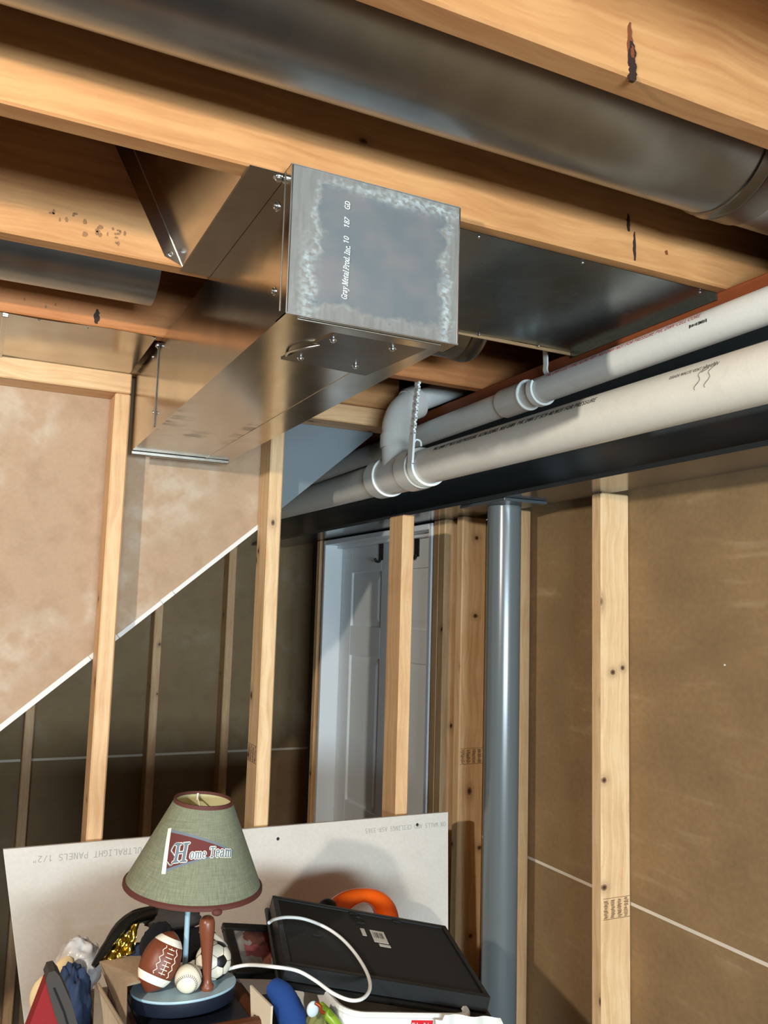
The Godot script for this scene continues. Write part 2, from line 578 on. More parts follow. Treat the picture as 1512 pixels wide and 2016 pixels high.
	M.grey_webbing = mat(Color(0.23, 0.215, 0.20), 0.9)
	M.plush = mat(Color(0.92, 0.84, 0.66), 0.95)
	M.bag = bag_material()
	M.white_plastic = mat(Color(0.88, 0.88, 0.86), 0.35)
	M.green_plastic = mat(Color(0.50, 0.62, 0.16), 0.35)
	M.olive_cloth = mat(Color(0.42, 0.42, 0.22), 0.85)
	M.clear_plastic = mat(Color(0.75, 0.80, 0.82), 0.15)
	M.copper = mat(Color(0.62, 0.27, 0.12), 0.35, 0.6)
	M.label_red = mat(Color(0.78, 0.05, 0.13), 0.5)
	M.sticker = mat(Color(0.85, 0.84, 0.80), 0.6)
	M.photo = photo_material()
	M.lamp_fitting = mat(Color(0.85, 0.84, 0.80), 0.4)
	M.added_window_glow = mat(Color(0.9, 0.9, 0.9), 0.4)  # glow of the added fill window
	M.added_window_glow.emission_enabled = true
	M.added_window_glow.emission = Color(0.93, 0.97, 1.0)
	M.added_window_glow.emission_energy_multiplier = 0.6
	M.bulb = mat(Color(1, 1, 1), 0.4)
	M.bulb.emission_enabled = true
	M.bulb.emission = Color(1.0, 0.93, 0.82)
	M.bulb.emission_energy_multiplier = 4.0
	M.tan_edge = mat(Color(0.60, 0.47, 0.33), 0.85)
	M.table_top = textured(pine2, 0.5, Color(0.75, 0.68, 0.60))

func bag_material() -> StandardMaterial3D:
	var m := mat(Color(0.80, 0.79, 0.78), 0.28)
	return m

# scraped, chalky galvanised sheet of the end cap: pale worn borders, dark middle
func cap_material() -> StandardMaterial3D:
	var w := 512
	var a := noise_bytes(w, w, 0.010, 81, 4)
	var b := noise_bytes(w, w, 0.045, 82, 4)
	var c := noise_bytes(w, w, 0.005, 83, 3)
	var streak := stretched(w, w, w, 48, 0.05, 84, 3)
	var chalk := PackedFloat32Array()
	chalk.resize(w * w)
	var inside := PackedFloat32Array()
	inside.resize(w * w)
	for y in w:
		for x in w:
			var i := y * w + x
			var u := float(x) / w
			var v := float(y) / w      # 0 at the top
			var n := (a[i] / 255.0 - 0.5) * 0.12 + (b[i] / 255.0 - 0.5) * 0.05
			var d: float = min(min(u - 0.165, 0.895 - u), min(v - 0.085, 0.895 - v)) + n
			inside[i] = clampf(d * 28.0 + 0.5, 0.0, 1.0)
			var k := exp(-pow((d + 0.022) / 0.020, 2.0))
			# broad scraped patches: lower left, upper right and down the right side
			var patch := exp(-pow((u - 0.11) / 0.05, 2.0)) * smoothstep(0.2, 0.9, v) + exp(-pow((v - 0.06) / 0.05, 2.0)) * smoothstep(0.25, 0.6, u) + exp(-pow((u - 0.915) / 0.03, 2.0)) * smoothstep(0.3, 0.8, v)
			chalk[i] = clampf(k * 0.5 * (1.0 - 0.7 * smoothstep(0.8, 0.95, v)) + patch * 0.7, 0.0, 1.0) * clampf(0.25 + (b[i] / 255.0 - 0.38) * 2.4, 0.0, 1.0)
	var im := image_rgb(w, w, func(_x: int, _y: int, i: int) -> Color:
		var t := Color(0.44, 0.47, 0.48).lerp(Color(0.50, 0.495, 0.495), clampf((c[i] / 255.0 - 0.3) * 1.8, 0.0, 1.0))
		var o := Color(0.50, 0.495, 0.475).lerp(Color(0.56, 0.56, 0.545), streak[i] / 255.0)
		t = o.lerp(t, inside[i])
		return t.lerp(Color(0.63, 0.68, 0.68), chalk[i] * 0.85))
	var rm := image_rgb(w, w, func(_x: int, _y: int, i: int) -> Color:
		var r := clampf(0.48 + 0.2 * chalk[i], 0.0, 1.0)
		return Color(r, clampf(0.42 - 0.35 * chalk[i], 0.0, 1.0), 0.0))
	var m := mat(Color.WHITE, 1.0, 1.0)
	m.albedo_texture = tex(im)
	var rt := tex(rm)
	m.roughness_texture = rt
	m.roughness_texture_channel = BaseMaterial3D.TEXTURE_CHANNEL_RED
	m.metallic_texture = rt
	m.metallic_texture_channel = BaseMaterial3D.TEXTURE_CHANNEL_GREEN
	return m

func scuff_texture() -> ImageTexture:
	# u along the duct from its end (0) towards the wall, v across: dark rubbed scuffs near the wall end
	var w := 512
	var h := 128
	var a := noise_bytes(w, h, 0.03, 301, 4)
	var b := stretched(w, h, w, 16, 0.08, 302, 3)
	return tex(image_rgb(w, h, func(x: int, y: int, i: int) -> Color:
		var u := float(x) / w
		var v := float(y) / h
		var spot: float = exp(-pow((u - 0.64) / 0.13, 2.0) - pow((v - 0.22) / 0.22, 2.0)) + 0.8 * exp(-pow((u - 0.73) / 0.03, 2.0) - pow((v - 0.72) / 0.15, 2.0))
		var k := clampf((a[i] / 255.0 - 0.45) * 3.0 + (b[i] / 255.0 - 0.5) * 1.6, 0.0, 1.0) * spot
		return Color(1, 1, 1).lerp(Color(0.28, 0.24, 0.19), clampf(k, 0.0, 0.85))))

func shade_material() -> StandardMaterial3D:
	var w := 512
	var a := stretched(w, w, w, 24, 0.25, 101, 2)
	var b := stretched(w, w, 24, w, 0.25, 102, 2)
	var c := noise_bytes(w, w, 0.2, 103, 2)
	var im := image_rgb(w, w, func(x: int, y: int, i: int) -> Color:
		var g := 0.45 + 0.45 * (a[i] / 255.0 - 0.5) + 0.5 * (b[i] / 255.0 - 0.5) + 0.25 * (c[i] / 255.0 - 0.5)
		g += 0.05 * sin(x * TAU / 6.0) * sin(y * TAU / 6.0)
		return Color(0.36, 0.38, 0.30).lerp(Color(0.59, 0.60, 0.50), clampf(g, 0.0, 1.0)))
	var m := textured(tex(im), 0.9)
	m.uv1_scale = Vector3(2.0, 7.0, 1.0)
	return m

func photo_material() -> StandardMaterial3D:
	var w := 128
	var a := noise_bytes(w, w, 0.02, 201, 3)
	var im := image_rgb(w, w, func(x: int, y: int, i: int) -> Color:
		var n := a[i] / 255.0 - 0.5
		var c := Color(0.42, 0.27, 0.24)
		if x < 34 + n * 40.0: c = Color(0.55, 0.52, 0.48)
		if y > 48 + n * 30.0 and x > 22 and x < 100: c = Color(0.58, 0.33, 0.34)
		if y > 88 + n * 50.0: c = Color(0.62, 0.60, 0.58)
		if Vector2(x - 84.0, y - 100.0).length() < 16.0 + n * 12.0: c = Color(0.52, 0.33, 0.28)
		if x > 102: c = Color(0.42, 0.09, 0.16)
		if x > 96 and y < 40: c = Color(0.32, 0.12, 0.08)
		return c * (1.0 + n * 0.25))
	return textured(tex(im), 0.18)

# ------------------------------------------------------------------ small shared pieces
func screw(parent: Node3D, at: Vector3, n: Vector3, r := 0.0042) -> void:
	if not M.has("screw_mesh"):
		var st := begin()
		lathe(st, [Vector2(0.0, 0.0042), Vector2(0.0030, 0.0042), Vector2(0.0042, 0.0030), Vector2(0.0042, 0.0012), Vector2(0.0062, 0.0010), Vector2(0.0066, 0.0)], 8)
		M.screw_mesh = st.commit()
	var o := obj("screw", M.screw_mesh, M.screw, parent)
	var y := n.normalized()
	var x := y.cross(Vector3(0.3, 0.5, 0.8)).normalized()
	o.transform = Transform3D(Basis(x, y, x.cross(y)).scaled_local(Vector3.ONE * r / 0.0042), at)

func lumber(called: String, label: String, category: String, mn: Vector3, mx: Vector3, m: Material, group := "", ch := 0.003) -> MeshInstance3D:
	# a length of sawn timber: its origin at the middle of its base
	var base := Vector3((mn.x + mx.x) / 2, mn.y, (mn.z + mx.z) / 2)
	var off := Vector2(rng.randf(), rng.randf())
	var o := obj(called, box_mesh(mn - base, mx - base, ch, 1.2, 0.3, off), m)
	o.position = base
	tag(o, label, category, group)
	return o

# a dark split knot on a face that looks along +z, mesh local to the parent
func split_knot(parent: Node3D, at: Vector3, hgt: float, wid: float, sd: int, called := "knot", m: Material = null) -> void:
	var st := begin()
	var r := RandomNumberGenerator.new()
	r.seed = sd
	var l := PackedVector2Array()
	var rr := PackedVector2Array()
	for k in 9:
		var t := k / 8.0
		var half := wid * 0.5 * (0.25 + 0.75 * sin(PI * clampf(t * 0.85 + 0.12, 0.0, 1.0))) * r.randf_range(0.75, 1.15)
		var cx := r.randf_range(-0.12, 0.12) * wid
		l.append(Vector2(cx - half, -hgt / 2 + hgt * t))
		rr.append(Vector2(cx + half, -hgt / 2 + hgt * t))
	rr.reverse()
	l.append_array(rr)
	extrude(st, l, -0.003, 0.0006)
	obj(called, st.commit(), M.knot if m == null else m, parent, at)

# ------------------------------------------------------------------ the scene
func _ready() -> void:
	rng.seed = 4242
	# camera
	var cam := Camera3D.new()
	cam.name = "camera"
	add_child(cam)
	cam.fov = 61.13
	cam.near = 0.05
	cam.far = 60.0
	cam.transform = Transform3D(Basis(Vector3.UP, deg_to_rad(-25.7148)) * Basis(Vector3.RIGHT, deg_to_rad(6.7167)) * Basis(Vector3.BACK, deg_to_rad(1.6303)), Vector3(0, EYE, 0))
	cam.current = true
	# surroundings
	var env := Environment.new()
	env.background_mode = Environment.BG_COLOR
	env.background_color = Color(0.02, 0.02, 0.02)
	env.tonemap_mode = Environment.TONE_MAPPER_LINEAR
	env.tonemap_exposure = 2.6
	env.sdfgi_enabled = true
	env.ssao_enabled = true
	env.ssil_enabled = true
	var we := WorldEnvironment.new()
	we.name = "environment"
	we.environment = env
	add_child(we)
	make_materials()
	# lights: a bare bulb in a keyless holder under the joists and fill from an added frosted window in the rear wall, both outside the frame
	ceiling_bulb(V(-1.2, 0.455, -0.04), 1.75, Color(1.0, 0.965, 0.91), 0.035, "bare bulb in a white porcelain holder under the joists")
	added_rear_window(10.5, Color(0.87, 0.95, 1.0))
	build_shell()
	build_ceiling_frame()
	build_walls_framing()
	build_ducts()
	build_pipes()
	build_beam_and_column()
	build_door()
	build_leaning_board()
	build_lamp()
	build_clutter()

func ceiling_bulb(at: Vector3, energy: float, col: Color, r: float, label: String) -> void:
	var t := thing("ceiling_lamp", label, "ceiling lamp", at)
	var st := begin()
	lathe(st, [Vector2(0.0, 0.115), Vector2(0.055, 0.115), Vector2(0.055, 0.10), Vector2(0.03, 0.085), Vector2(0.022, r * 0.9), Vector2(0.0, r * 0.9)], 28)
	obj("lamp_holder", st.commit(), M.lamp_fitting, t)
	st = begin()
	var prof := []
	for k in 15:
		var a := PI * k / 14.0
		prof.append(Vector2(sin(a) * r, -cos(a) * r))
	lathe(st, prof, 28)
	var b := obj("bulb", st.commit(), M.bulb, t)
	b.cast_shadow = GeometryInstance3D.SHADOW_CASTING_SETTING_ON
	var l := OmniLight3D.new()
	l.name = "bulb_light"
	l.light_color = col
	l.light_energy = energy
	l.light_size = r * 0.9
	l.omni_range = 12.0
	l.omni_attenuation = 2.0
	l.shadow_enabled = true
	t.add_child(l)

func added_rear_window(energy: float, col: Color) -> void:  # added fill source, unseen behind the camera
	var w := thing("window_1", "added frosted fill window, unseen in the rear wall behind the camera", "window", Vector3(0.1, 1.15, 3.2), "", "structure")
	obj("fill_pane", box_mesh(Vector3(-1.16, 0.04, 0.03), Vector3(1.16, 0.76, 0.04), 0.0), M.added_window_glow, w)
	for b in [[-1.2, 0.0, 1.2, 0.045], [-1.2, 0.755, 1.2, 0.8], [-1.2, 0.046, -1.155, 0.754], [1.155, 0.046, 1.2, 0.754], [-0.02, 0.046, 0.02, 0.754]]:
		obj("added_window_frame", box_mesh(Vector3(b[0], b[1], 0.005), Vector3(b[2], b[3], 0.06), 0.003), M.jamb, w)
	var l := AreaLight3D.new()
	l.name = "added_fill_light"
	l.area_size = Vector2(2.3, 0.7)
	l.light_color = col
	l.light_energy = energy
	l.area_normalize_energy = true
	l.area_range = 14.0
	l.area_attenuation = 2.0
	l.shadow_enabled = true
	l.position = Vector3(0, 0.4, -0.01)
	w.add_child(l)

func structure(called: String, mesh: Mesh, m: Material, label: String, category: String) -> MeshInstance3D:
	var o := obj(called, mesh, m)
	tag(o, label, category, "", "structure")
	return o

func build_shell() -> void:
	structure("floor", box_mesh(Vector3(-3.7, -0.12, -4.3), Vector3(1.75, 0.0, 3.4), 0.0), M.concrete, "grey concrete basement floor below the frame", "floor")
	# subfloor above the joists
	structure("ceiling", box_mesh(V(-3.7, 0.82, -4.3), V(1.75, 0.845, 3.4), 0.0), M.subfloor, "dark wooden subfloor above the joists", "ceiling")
	structure("wall_left", box_mesh(Vector3(-3.72, 0, -4.3), Vector3(-3.6, 2.71, 3.4), 0.0), M.concrete, "grey concrete foundation wall at far left", "wall")
	var wr := thing("wall_rear", "grey concrete foundation wall behind the camera", "wall", Vector3(0, 0, 3.2), "", "structure")
	for b in [[-3.6, 0.0, 1.75, 1.15], [-3.6, 1.95, 1.75, 2.71], [-3.6, 1.15, -1.1, 1.95], [1.3, 1.15, 1.75, 1.95]]:
		obj("wall_section", box_mesh(Vector3(b[0], b[1], 0), Vector3(b[2], b[3], 0.12), 0.0), M.concrete, wr)
	# wall behind the stair, brown back of drywall in two sheets with a taped joint
	var w3 := thing("wall_far", "dim brown drywall back wall seen under the stair slope", "wall", Vector3(-1.0, 0, -4.12), "", "structure")
	obj("drywall_sheet", box_mesh(Vector3(-2.6, 0, -0.06), Vector3(2.6, 1.219, 0), 0.001), M.paper_dim, w3)
	obj("drywall_sheet", box_mesh(Vector3(-2.6, 1.2235, -0.06), Vector3(2.6, 2.71, 0), 0.001), M.paper_dim, w3)
	obj("joint", box_mesh(Vector3(-2.6, 1.216, -0.05), Vector3(2.6, 1.2265, 0.0015), 0.0005), M.tape, w3)
	# right-hand wall: brown back of drywall beyond the studs, in two courses, with the door opening left out
	var w2 := thing("wall_right", "brown paper back of drywall behind the right studs", "wall", Vector3(1.4905, 0, -1.0), "", "structure")
	obj("drywall_sheet", box_mesh(Vector3(0, 0, -1.53), Vector3(0.06, 1.2165, 4.2), 0.001), M.paper_brown, w2)
	obj("drywall_sheet", box_mesh(Vector3(0, 1.2255, -1.53), Vector3(0.06, 2.46, 4.2), 0.001), M.paper_brown, w2)
	obj("joint", box_mesh(Vector3(0.003, 1.215, -1.53), Vector3(0.05, 1.227, 4.2), 0.0005), M.tape, w2)
	obj("drywall_sheet", box_mesh(Vector3(0.115, 0, -3.12), Vector3(0.15, 2.46, -2.50), 0.001), M.paper_brown, w2)
	obj("drywall_sheet", box_mesh(Vector3(0, 2.19, -2.50), Vector3(0.06, 2.46, -1.53), 0.001), M.paper_brown, w2)
	obj("paint_spot", blob(Vector3.ZERO, Vector3(0.0012, 0.0022, 0.003), 0.0), M.gypsum, w2, V(-0.0005, -0.088, -1.382) - Vector3(0, 0, -1.0))
	# strip closing the room above the right wall, behind beam and sill
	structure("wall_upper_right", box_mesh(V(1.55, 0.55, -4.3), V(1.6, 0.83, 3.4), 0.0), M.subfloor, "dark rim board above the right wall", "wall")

func build_ceiling_frame() -> void:
	var g := "floor joists overhead"
	# visible joists from the camera outwards, and added ones out of sight that shade them
	var rows := [
		[0.88, M.fir, "floor joist behind the camera, furthest from the bulb"],
		[0.49, M.fir, "floor joist just behind the bare bulb, out of view"],
		[0.10, M.fir, "floor joist just ahead of the bare bulb, out of view"],
		[-0.29, M.fir, "floor joist next in front of the topmost visible joist, out of view"],
		[-0.68, M.fir, "topmost golden joist with a large split knot, above the wide round duct"],
		[-1.065, M.fir, "long golden joist crossing just above the metal box duct end cap"],
		[-1.455, M.fir, "stained joist with bark marks left of the box duct, second behind end cap"],
		[-1.865, M.fir_red, "reddish rough joist with a dark knot above the shiny flat panning sheet"],
		[-2.203, M.fir, "hidden trimmer joist added on the stair wall plate for darkness"]]  # trimmer put in to keep the gap above the plate dark
	for k in rows.size():
		var z: float = rows[k][0]
		var x0 := -3.58
		var x1 := 1.53
		if k == 8: x1 = 1.10
		var th := 0.036
		var o := lumber("ceiling_joist", rows[k][2], "joist", V(x0, 0.586, z - th), V(x1, 0.819, z), rows[k][1], g)
		var base := o.position
		if k == 4:
			split_knot(o, V(0.608, 0.628, z) - base, 0.042, 0.0075, 3, "knot", M.knot_core)
			split_knot(o, V(0.610, 0.612, z + 0.0003) - base, 0.030, 0.0115, 4)
			split_knot(o, V(0.611, 0.615, z + 0.0006) - base, 0.014, 0.0055, 6, "knot_core", M.knot_core)
			split_knot(o, V(0.612, 0.593, z + 0.0004) - base, 0.024, 0.0105, 9)
			split_knot(o, V(0.88, 0.655, z) - base, 0.03, 0.02, 12, "knot", M.bark)
		elif k == 5:
			split_knot(o, V(0.960, 0.618, z) - base, 0.050, 0.006, 5)
			split_knot(o, V(0.947, 0.656, z) - base, 0.030, 0.007, 6)
			split_knot(o, V(1.03, 0.622, z) - base, 0.008, 0.007, 16, "knot", M.knot_core)
		elif k == 6:
			for j in 22:
				split_knot(o, V(0.06 + 0.12 * rng.randf() + 0.003 * j, 0.632 - 0.0014 * j + 0.012 * rng.randf(), z - 0.0003) - base, rng.randf_range(0.003, 0.009), rng.randf_range(0.003, 0.009), 60 + j, "stain", M.bark)
		elif k == 7:
			split_knot(o, V(0.212, 0.607, z) - base, 0.032, 0.0115, 8)
			for j in 5:
				split_knot(o, V(-0.05 + 0.18 * rng.randf(), 0.600 + 0.02 * rng.randf(), z - 0.0003) - base, 0.006, 0.004, 90 + j, "stain", M.bark)
	# sill plate lying on the beam, its edge shows above the upper pipe
	lumber("sill_plate", "red-brown wooden plate on top of the beam, behind the upper pipe", "plate", V(1.168, 0.5475, -4.0), V(1.52, 0.5855, 1.5), M.plate_wood)

func stud(label: String, mn: Vector3, mx: Vector3, m: Material, group: String) -> MeshInstance3D:
	return lumber("wall_stud", label, "stud", mn, mx, m, group, 0.0035)

func stamp(parent: MeshInstance3D, at: Vector3, x_axis: Vector3, w: float, h: float, sd: int) -> void:
	# inked grade stamp: four blocks of small lines between two rules
	var st := begin()
	var r := RandomNumberGenerator.new()
	r.seed = sd
	var n := x_axis.cross(Vector3.UP).normalized()
	var xf := Transform3D(Basis(x_axis, Vector3.UP, n), at)
	var bars := func(x0: float, y0: float, x1: float, y1: float) -> void:
		cbox(st, Vector3(x0, y0, -0.0004), Vector3(x1, y1, 0.0003), 0.0, 1.0, 1.0, Vector2.ZERO, xf)
	bars.call(-w / 2, -h / 2, w / 2, -h / 2 + 0.0012)
	bars.call(-w / 2, h / 2 - 0.001, w / 2, h / 2)
	for k in 4:
		var x0 := -w / 2 + w * (k + 0.08) / 4.0
		var x1 := -w / 2 + w * (k + 0.84) / 4.0
		var y := -h / 2 + 0.003
		while y < h / 2 - 0.004:
			var a := r.randf_range(0.0, 0.25)
			bars.call(lerpf(x0, x1, a), y, lerpf(x0, x1, r.randf_range(0.6, 1.0)), y + 0.0016)
			y += r.randf_range(0.0023, 0.0034)
	obj("grade_stamp", st.commit(), M.stamp, parent)

func build_walls_framing() -> void:
	var zf := -2.2
	# --- stair wall: studs in front, drywall behind, diagonal lower edge
	var g := "studs of the stair wall"
	var s1 := stud("leftmost bright stud holding the box duct corner, on the stair wall", Vector3(0.307, 0.04, zf - 0.089), V(0.345, 0.5305, zf), M.pine_clear, g)
	var s2 := stud("knotty stud under the box duct, between the diagonal drywall and the door", Vector3(0.7175, 0.04, zf - 0.089), V(0.7555, 0.5305, zf), M.pine, g)
	var s3 := stud("freestanding stud in front of the white door", Vector3(1.121, 0.04, zf - 0.089), V(1.159, 0.285, zf), M.pine_clear, g)
	stamp(s2, V(0.7172, -0.372, zf - 0.045) - s2.position, Vector3(0, 0, 1), 0.07, 0.045, 7)
	lumber("sole_plate", "wooden sole plate on the floor under the stair wall studs", "plate", Vector3(-3.58, 0.001, zf - 0.089), Vector3(1.159, 0.039, zf), M.pine_clear)
	lumber("top_plate", "pale wooden top plate above the tan drywall, left of the box duct", "plate", V(-3.58, 0.5315, zf - 0.089), V(0.345, 0.5838, zf), M.pine_clear, "top plates of the stair wall")
	lumber("top_plate", "shaded wooden top plate behind the drain elbow", "plate", V(0.610, 0.5315, zf - 0.089), V(1.10, 0.5838, zf), M.pine_clear, "top plates of the stair wall")
	stud("pale stud of the stair wall left of the frame edge, first from the corner", Vector3(-0.10, 0.04, zf - 0.089), V(-0.062, 0.5305, zf), M.pine_clear, g)
	# drywall on the stair side: tan paper, then a part coloured grey-blue as duct shade
	var wl := thing("wall_stair", "tan paper-backed drywall of the stair wall with a diagonal bottom edge", "wall", Vector3(0, EYE, zf - 0.0895), "", "structure")
	var dg := func(x: float) -> float: return -0.297 + 0.8555 * (x - 0.107)
	var st := begin()
	extrude(st, PackedVector2Array([Vector2(-1.72, -1.86), Vector2(0.735, dg.call(0.735)), Vector2(0.735, 0.80), Vector2(-1.72, 0.80)]), -0.0127, 0.0)
	obj("drywall_sheet", st.commit(), M.paper_tan, wl)
	st = begin()
	extrude(st, PackedVector2Array([Vector2(-3.59, -1.88), Vector2(-1.722, -1.86), Vector2(-1.722, 0.80), Vector2(-3.59, 0.80)]), -0.0127, 0.0)
	obj("drywall_sheet", st.commit(), M.paper_tan, wl)
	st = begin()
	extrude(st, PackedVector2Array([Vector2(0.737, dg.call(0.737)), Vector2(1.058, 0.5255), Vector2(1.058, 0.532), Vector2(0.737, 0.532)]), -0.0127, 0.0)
	var gs := obj("drywall_sheet", st.commit(), M.shaded_board, wl)
	tag(gs, "drywall part with duct shade put into its grey-blue colour")
	# white cut edge along the diagonal, in pieces as torn
	var dirv := Vector2(1, 0.8555).normalized()
	var nrm := Vector2(dirv.y, -dirv.x)
	for seg in [[-1.72, 0.302, 0.013, 0.004], [0.302, 0.366, 0.012, 0.001], [0.366, 0.47, 0.011, 0.009], [0.47, 0.50, 0.012, 0.005], [0.50, 0.735, 0.011, 0.003]]:
		st = begin()
		var a := Vector2(seg[0], dg.call(seg[0]))
		var b := Vector2(seg[1] - 0.001, dg.call(seg[1] - 0.001))
		extrude(st, PackedVector2Array([a + nrm * 0.004, b + nrm * 0.004, b - nrm * (seg[2] - 0.004), a - nrm * (seg[2] - 0.004)]), -0.015, seg[3] * 0.35 + 0.0006)
		obj("cut_edge", st.commit(), M.gypsum, wl)
	# unseen slope under the treads, added to block light behind the drywall
	var sof := thing("ceiling_stair", "unseen sloping stair underside behind the drywall, added for shading", "stair", Vector3(0, EYE, -2.32), "", "structure")
	st = begin()
	var o1 := Vector2(-0.03, 0.05)
	extrude(st, PackedVector2Array([Vector2(-1.7, dg.call(-1.7) + 0.03), Vector2(1.05, dg.call(1.05) + 0.03), Vector2(1.05, dg.call(1.05) + 0.07), Vector2(-1.7, dg.call(-1.7) + 0.07)]), -1.0, 0.0)
	obj("soffit_board", st.commit(), M.subfloor, sof)
	# --- studs on the far wall under the stair
	var gf := "studs of the far wall under the stair"
	for s in [[0.282, "dark stud at far left under the stair slope"], [0.799, "middle dim stud of the far wall, seen between the two stair wall studs"], [1.133, "dim stud of the far wall just left of the knotty stud"]]:
		stud(s[1], Vector3(s[0], 0.001, -4.1195), Vector3(s[0] + 0.038, 2.46, -4.031), M.pine_clear, gf)
	# --- studs on the right wall, their wide sides towards the camera
	var gr := "studs of the right wall"
	var beam_y := 0.3140
	for s in [
		[-1.677, M.pine, "wide knotty stud right of the steel column with a grade stamp"],
		[-2.094, M.pine_clear, "saw-marked stud edge half hidden right behind the steel column"],
		[-2.335, M.pine, "knotty stud with a grade stamp just left of the steel column"],
		[-2.447, M.pine, "wavy knotty stud, nearer ply of the pair at the door's right jamb"],
		[-2.4865, M.pine_clear, "stud ply touching the door's right jamb"],
		[-3.545, M.pine_clear, "narrow stud at the door's left jamb"]]:
		var o := stud(s[2], Vector3(1.4015, 0.04, s[0] - 0.038), V(1.4895, beam_y, s[0]), s[1], gr)
		if s[0] == -1.677:
			stamp(o, V(1.4455, -0.672, s[0]) - o.position, Vector3(1, 0, 0), 0.080, 0.048, 17)
		elif s[0] == -2.335:
			stamp(o, V(1.4455, -0.425, s[0]) - o.position, Vector3(1, 0, 0), 0.080, 0.048, 19)
	lumber("sole_plate", "wooden sole plate under the right wall studs", "plate", Vector3(1.4015, 0.001, -2.53), Vector3(1.4895, 0.039, 3.1), M.pine_clear)

# ------------------------------------------------------------------ ducts
func round_duct(called: String, label: String, z: float, y: float, r: float, x0: float, x1: float, collars: Array, m: Material, g: String) -> void:
	var t := thing(called, label, "duct", V(x0, y, z), g)
	var xf := Transform3D(Basis(Vector3.BACK, -PI / 2), Vector3.ZERO)   # lathe's y runs along +x
	var st := begin()
	var l := x1 - x0
	lathe(st, [Vector2(r - 0.002, 0.0), Vector2(r, 0.0), Vector2(r, l), Vector2(r - 0.002, l), Vector2(r - 0.002, 0.0)], 56, xf)
	obj("pipe_section", st.commit(), m, t)
	# lock seam along the pipe
	st = begin()
	cbox(st, Vector3(0.0, r * 0.42 - 0.004, r * 0.907), Vector3(l, r * 0.42 + 0.004, r * 0.907 + 0.003), 0.001)
	obj("seam", st.commit(), m, t)
	for c in collars:
		st = begin()
		lathe(st, [Vector2(r, c[0]), Vector2(r + 0.003, c[0] + 0.001), Vector2(r + 0.003, c[0] + 0.02), Vector2(r + 0.0045, c[0] + 0.023), Vector2(r + 0.003, c[0] + 0.026), Vector2(r + 0.003, c[1]), Vector2(r, c[1] + 0.001)], 56, xf)
		obj("collar", st.commit(), M.duct_strip, t)
	# closed end so that the pipe is not seen through
	st = begin()
	lathe(st, [Vector2(0.0, l * 0.5), Vector2(r - 0.002, l * 0.5)], 40, xf)
	obj("damper", st.commit(), M.duct_strip, t)

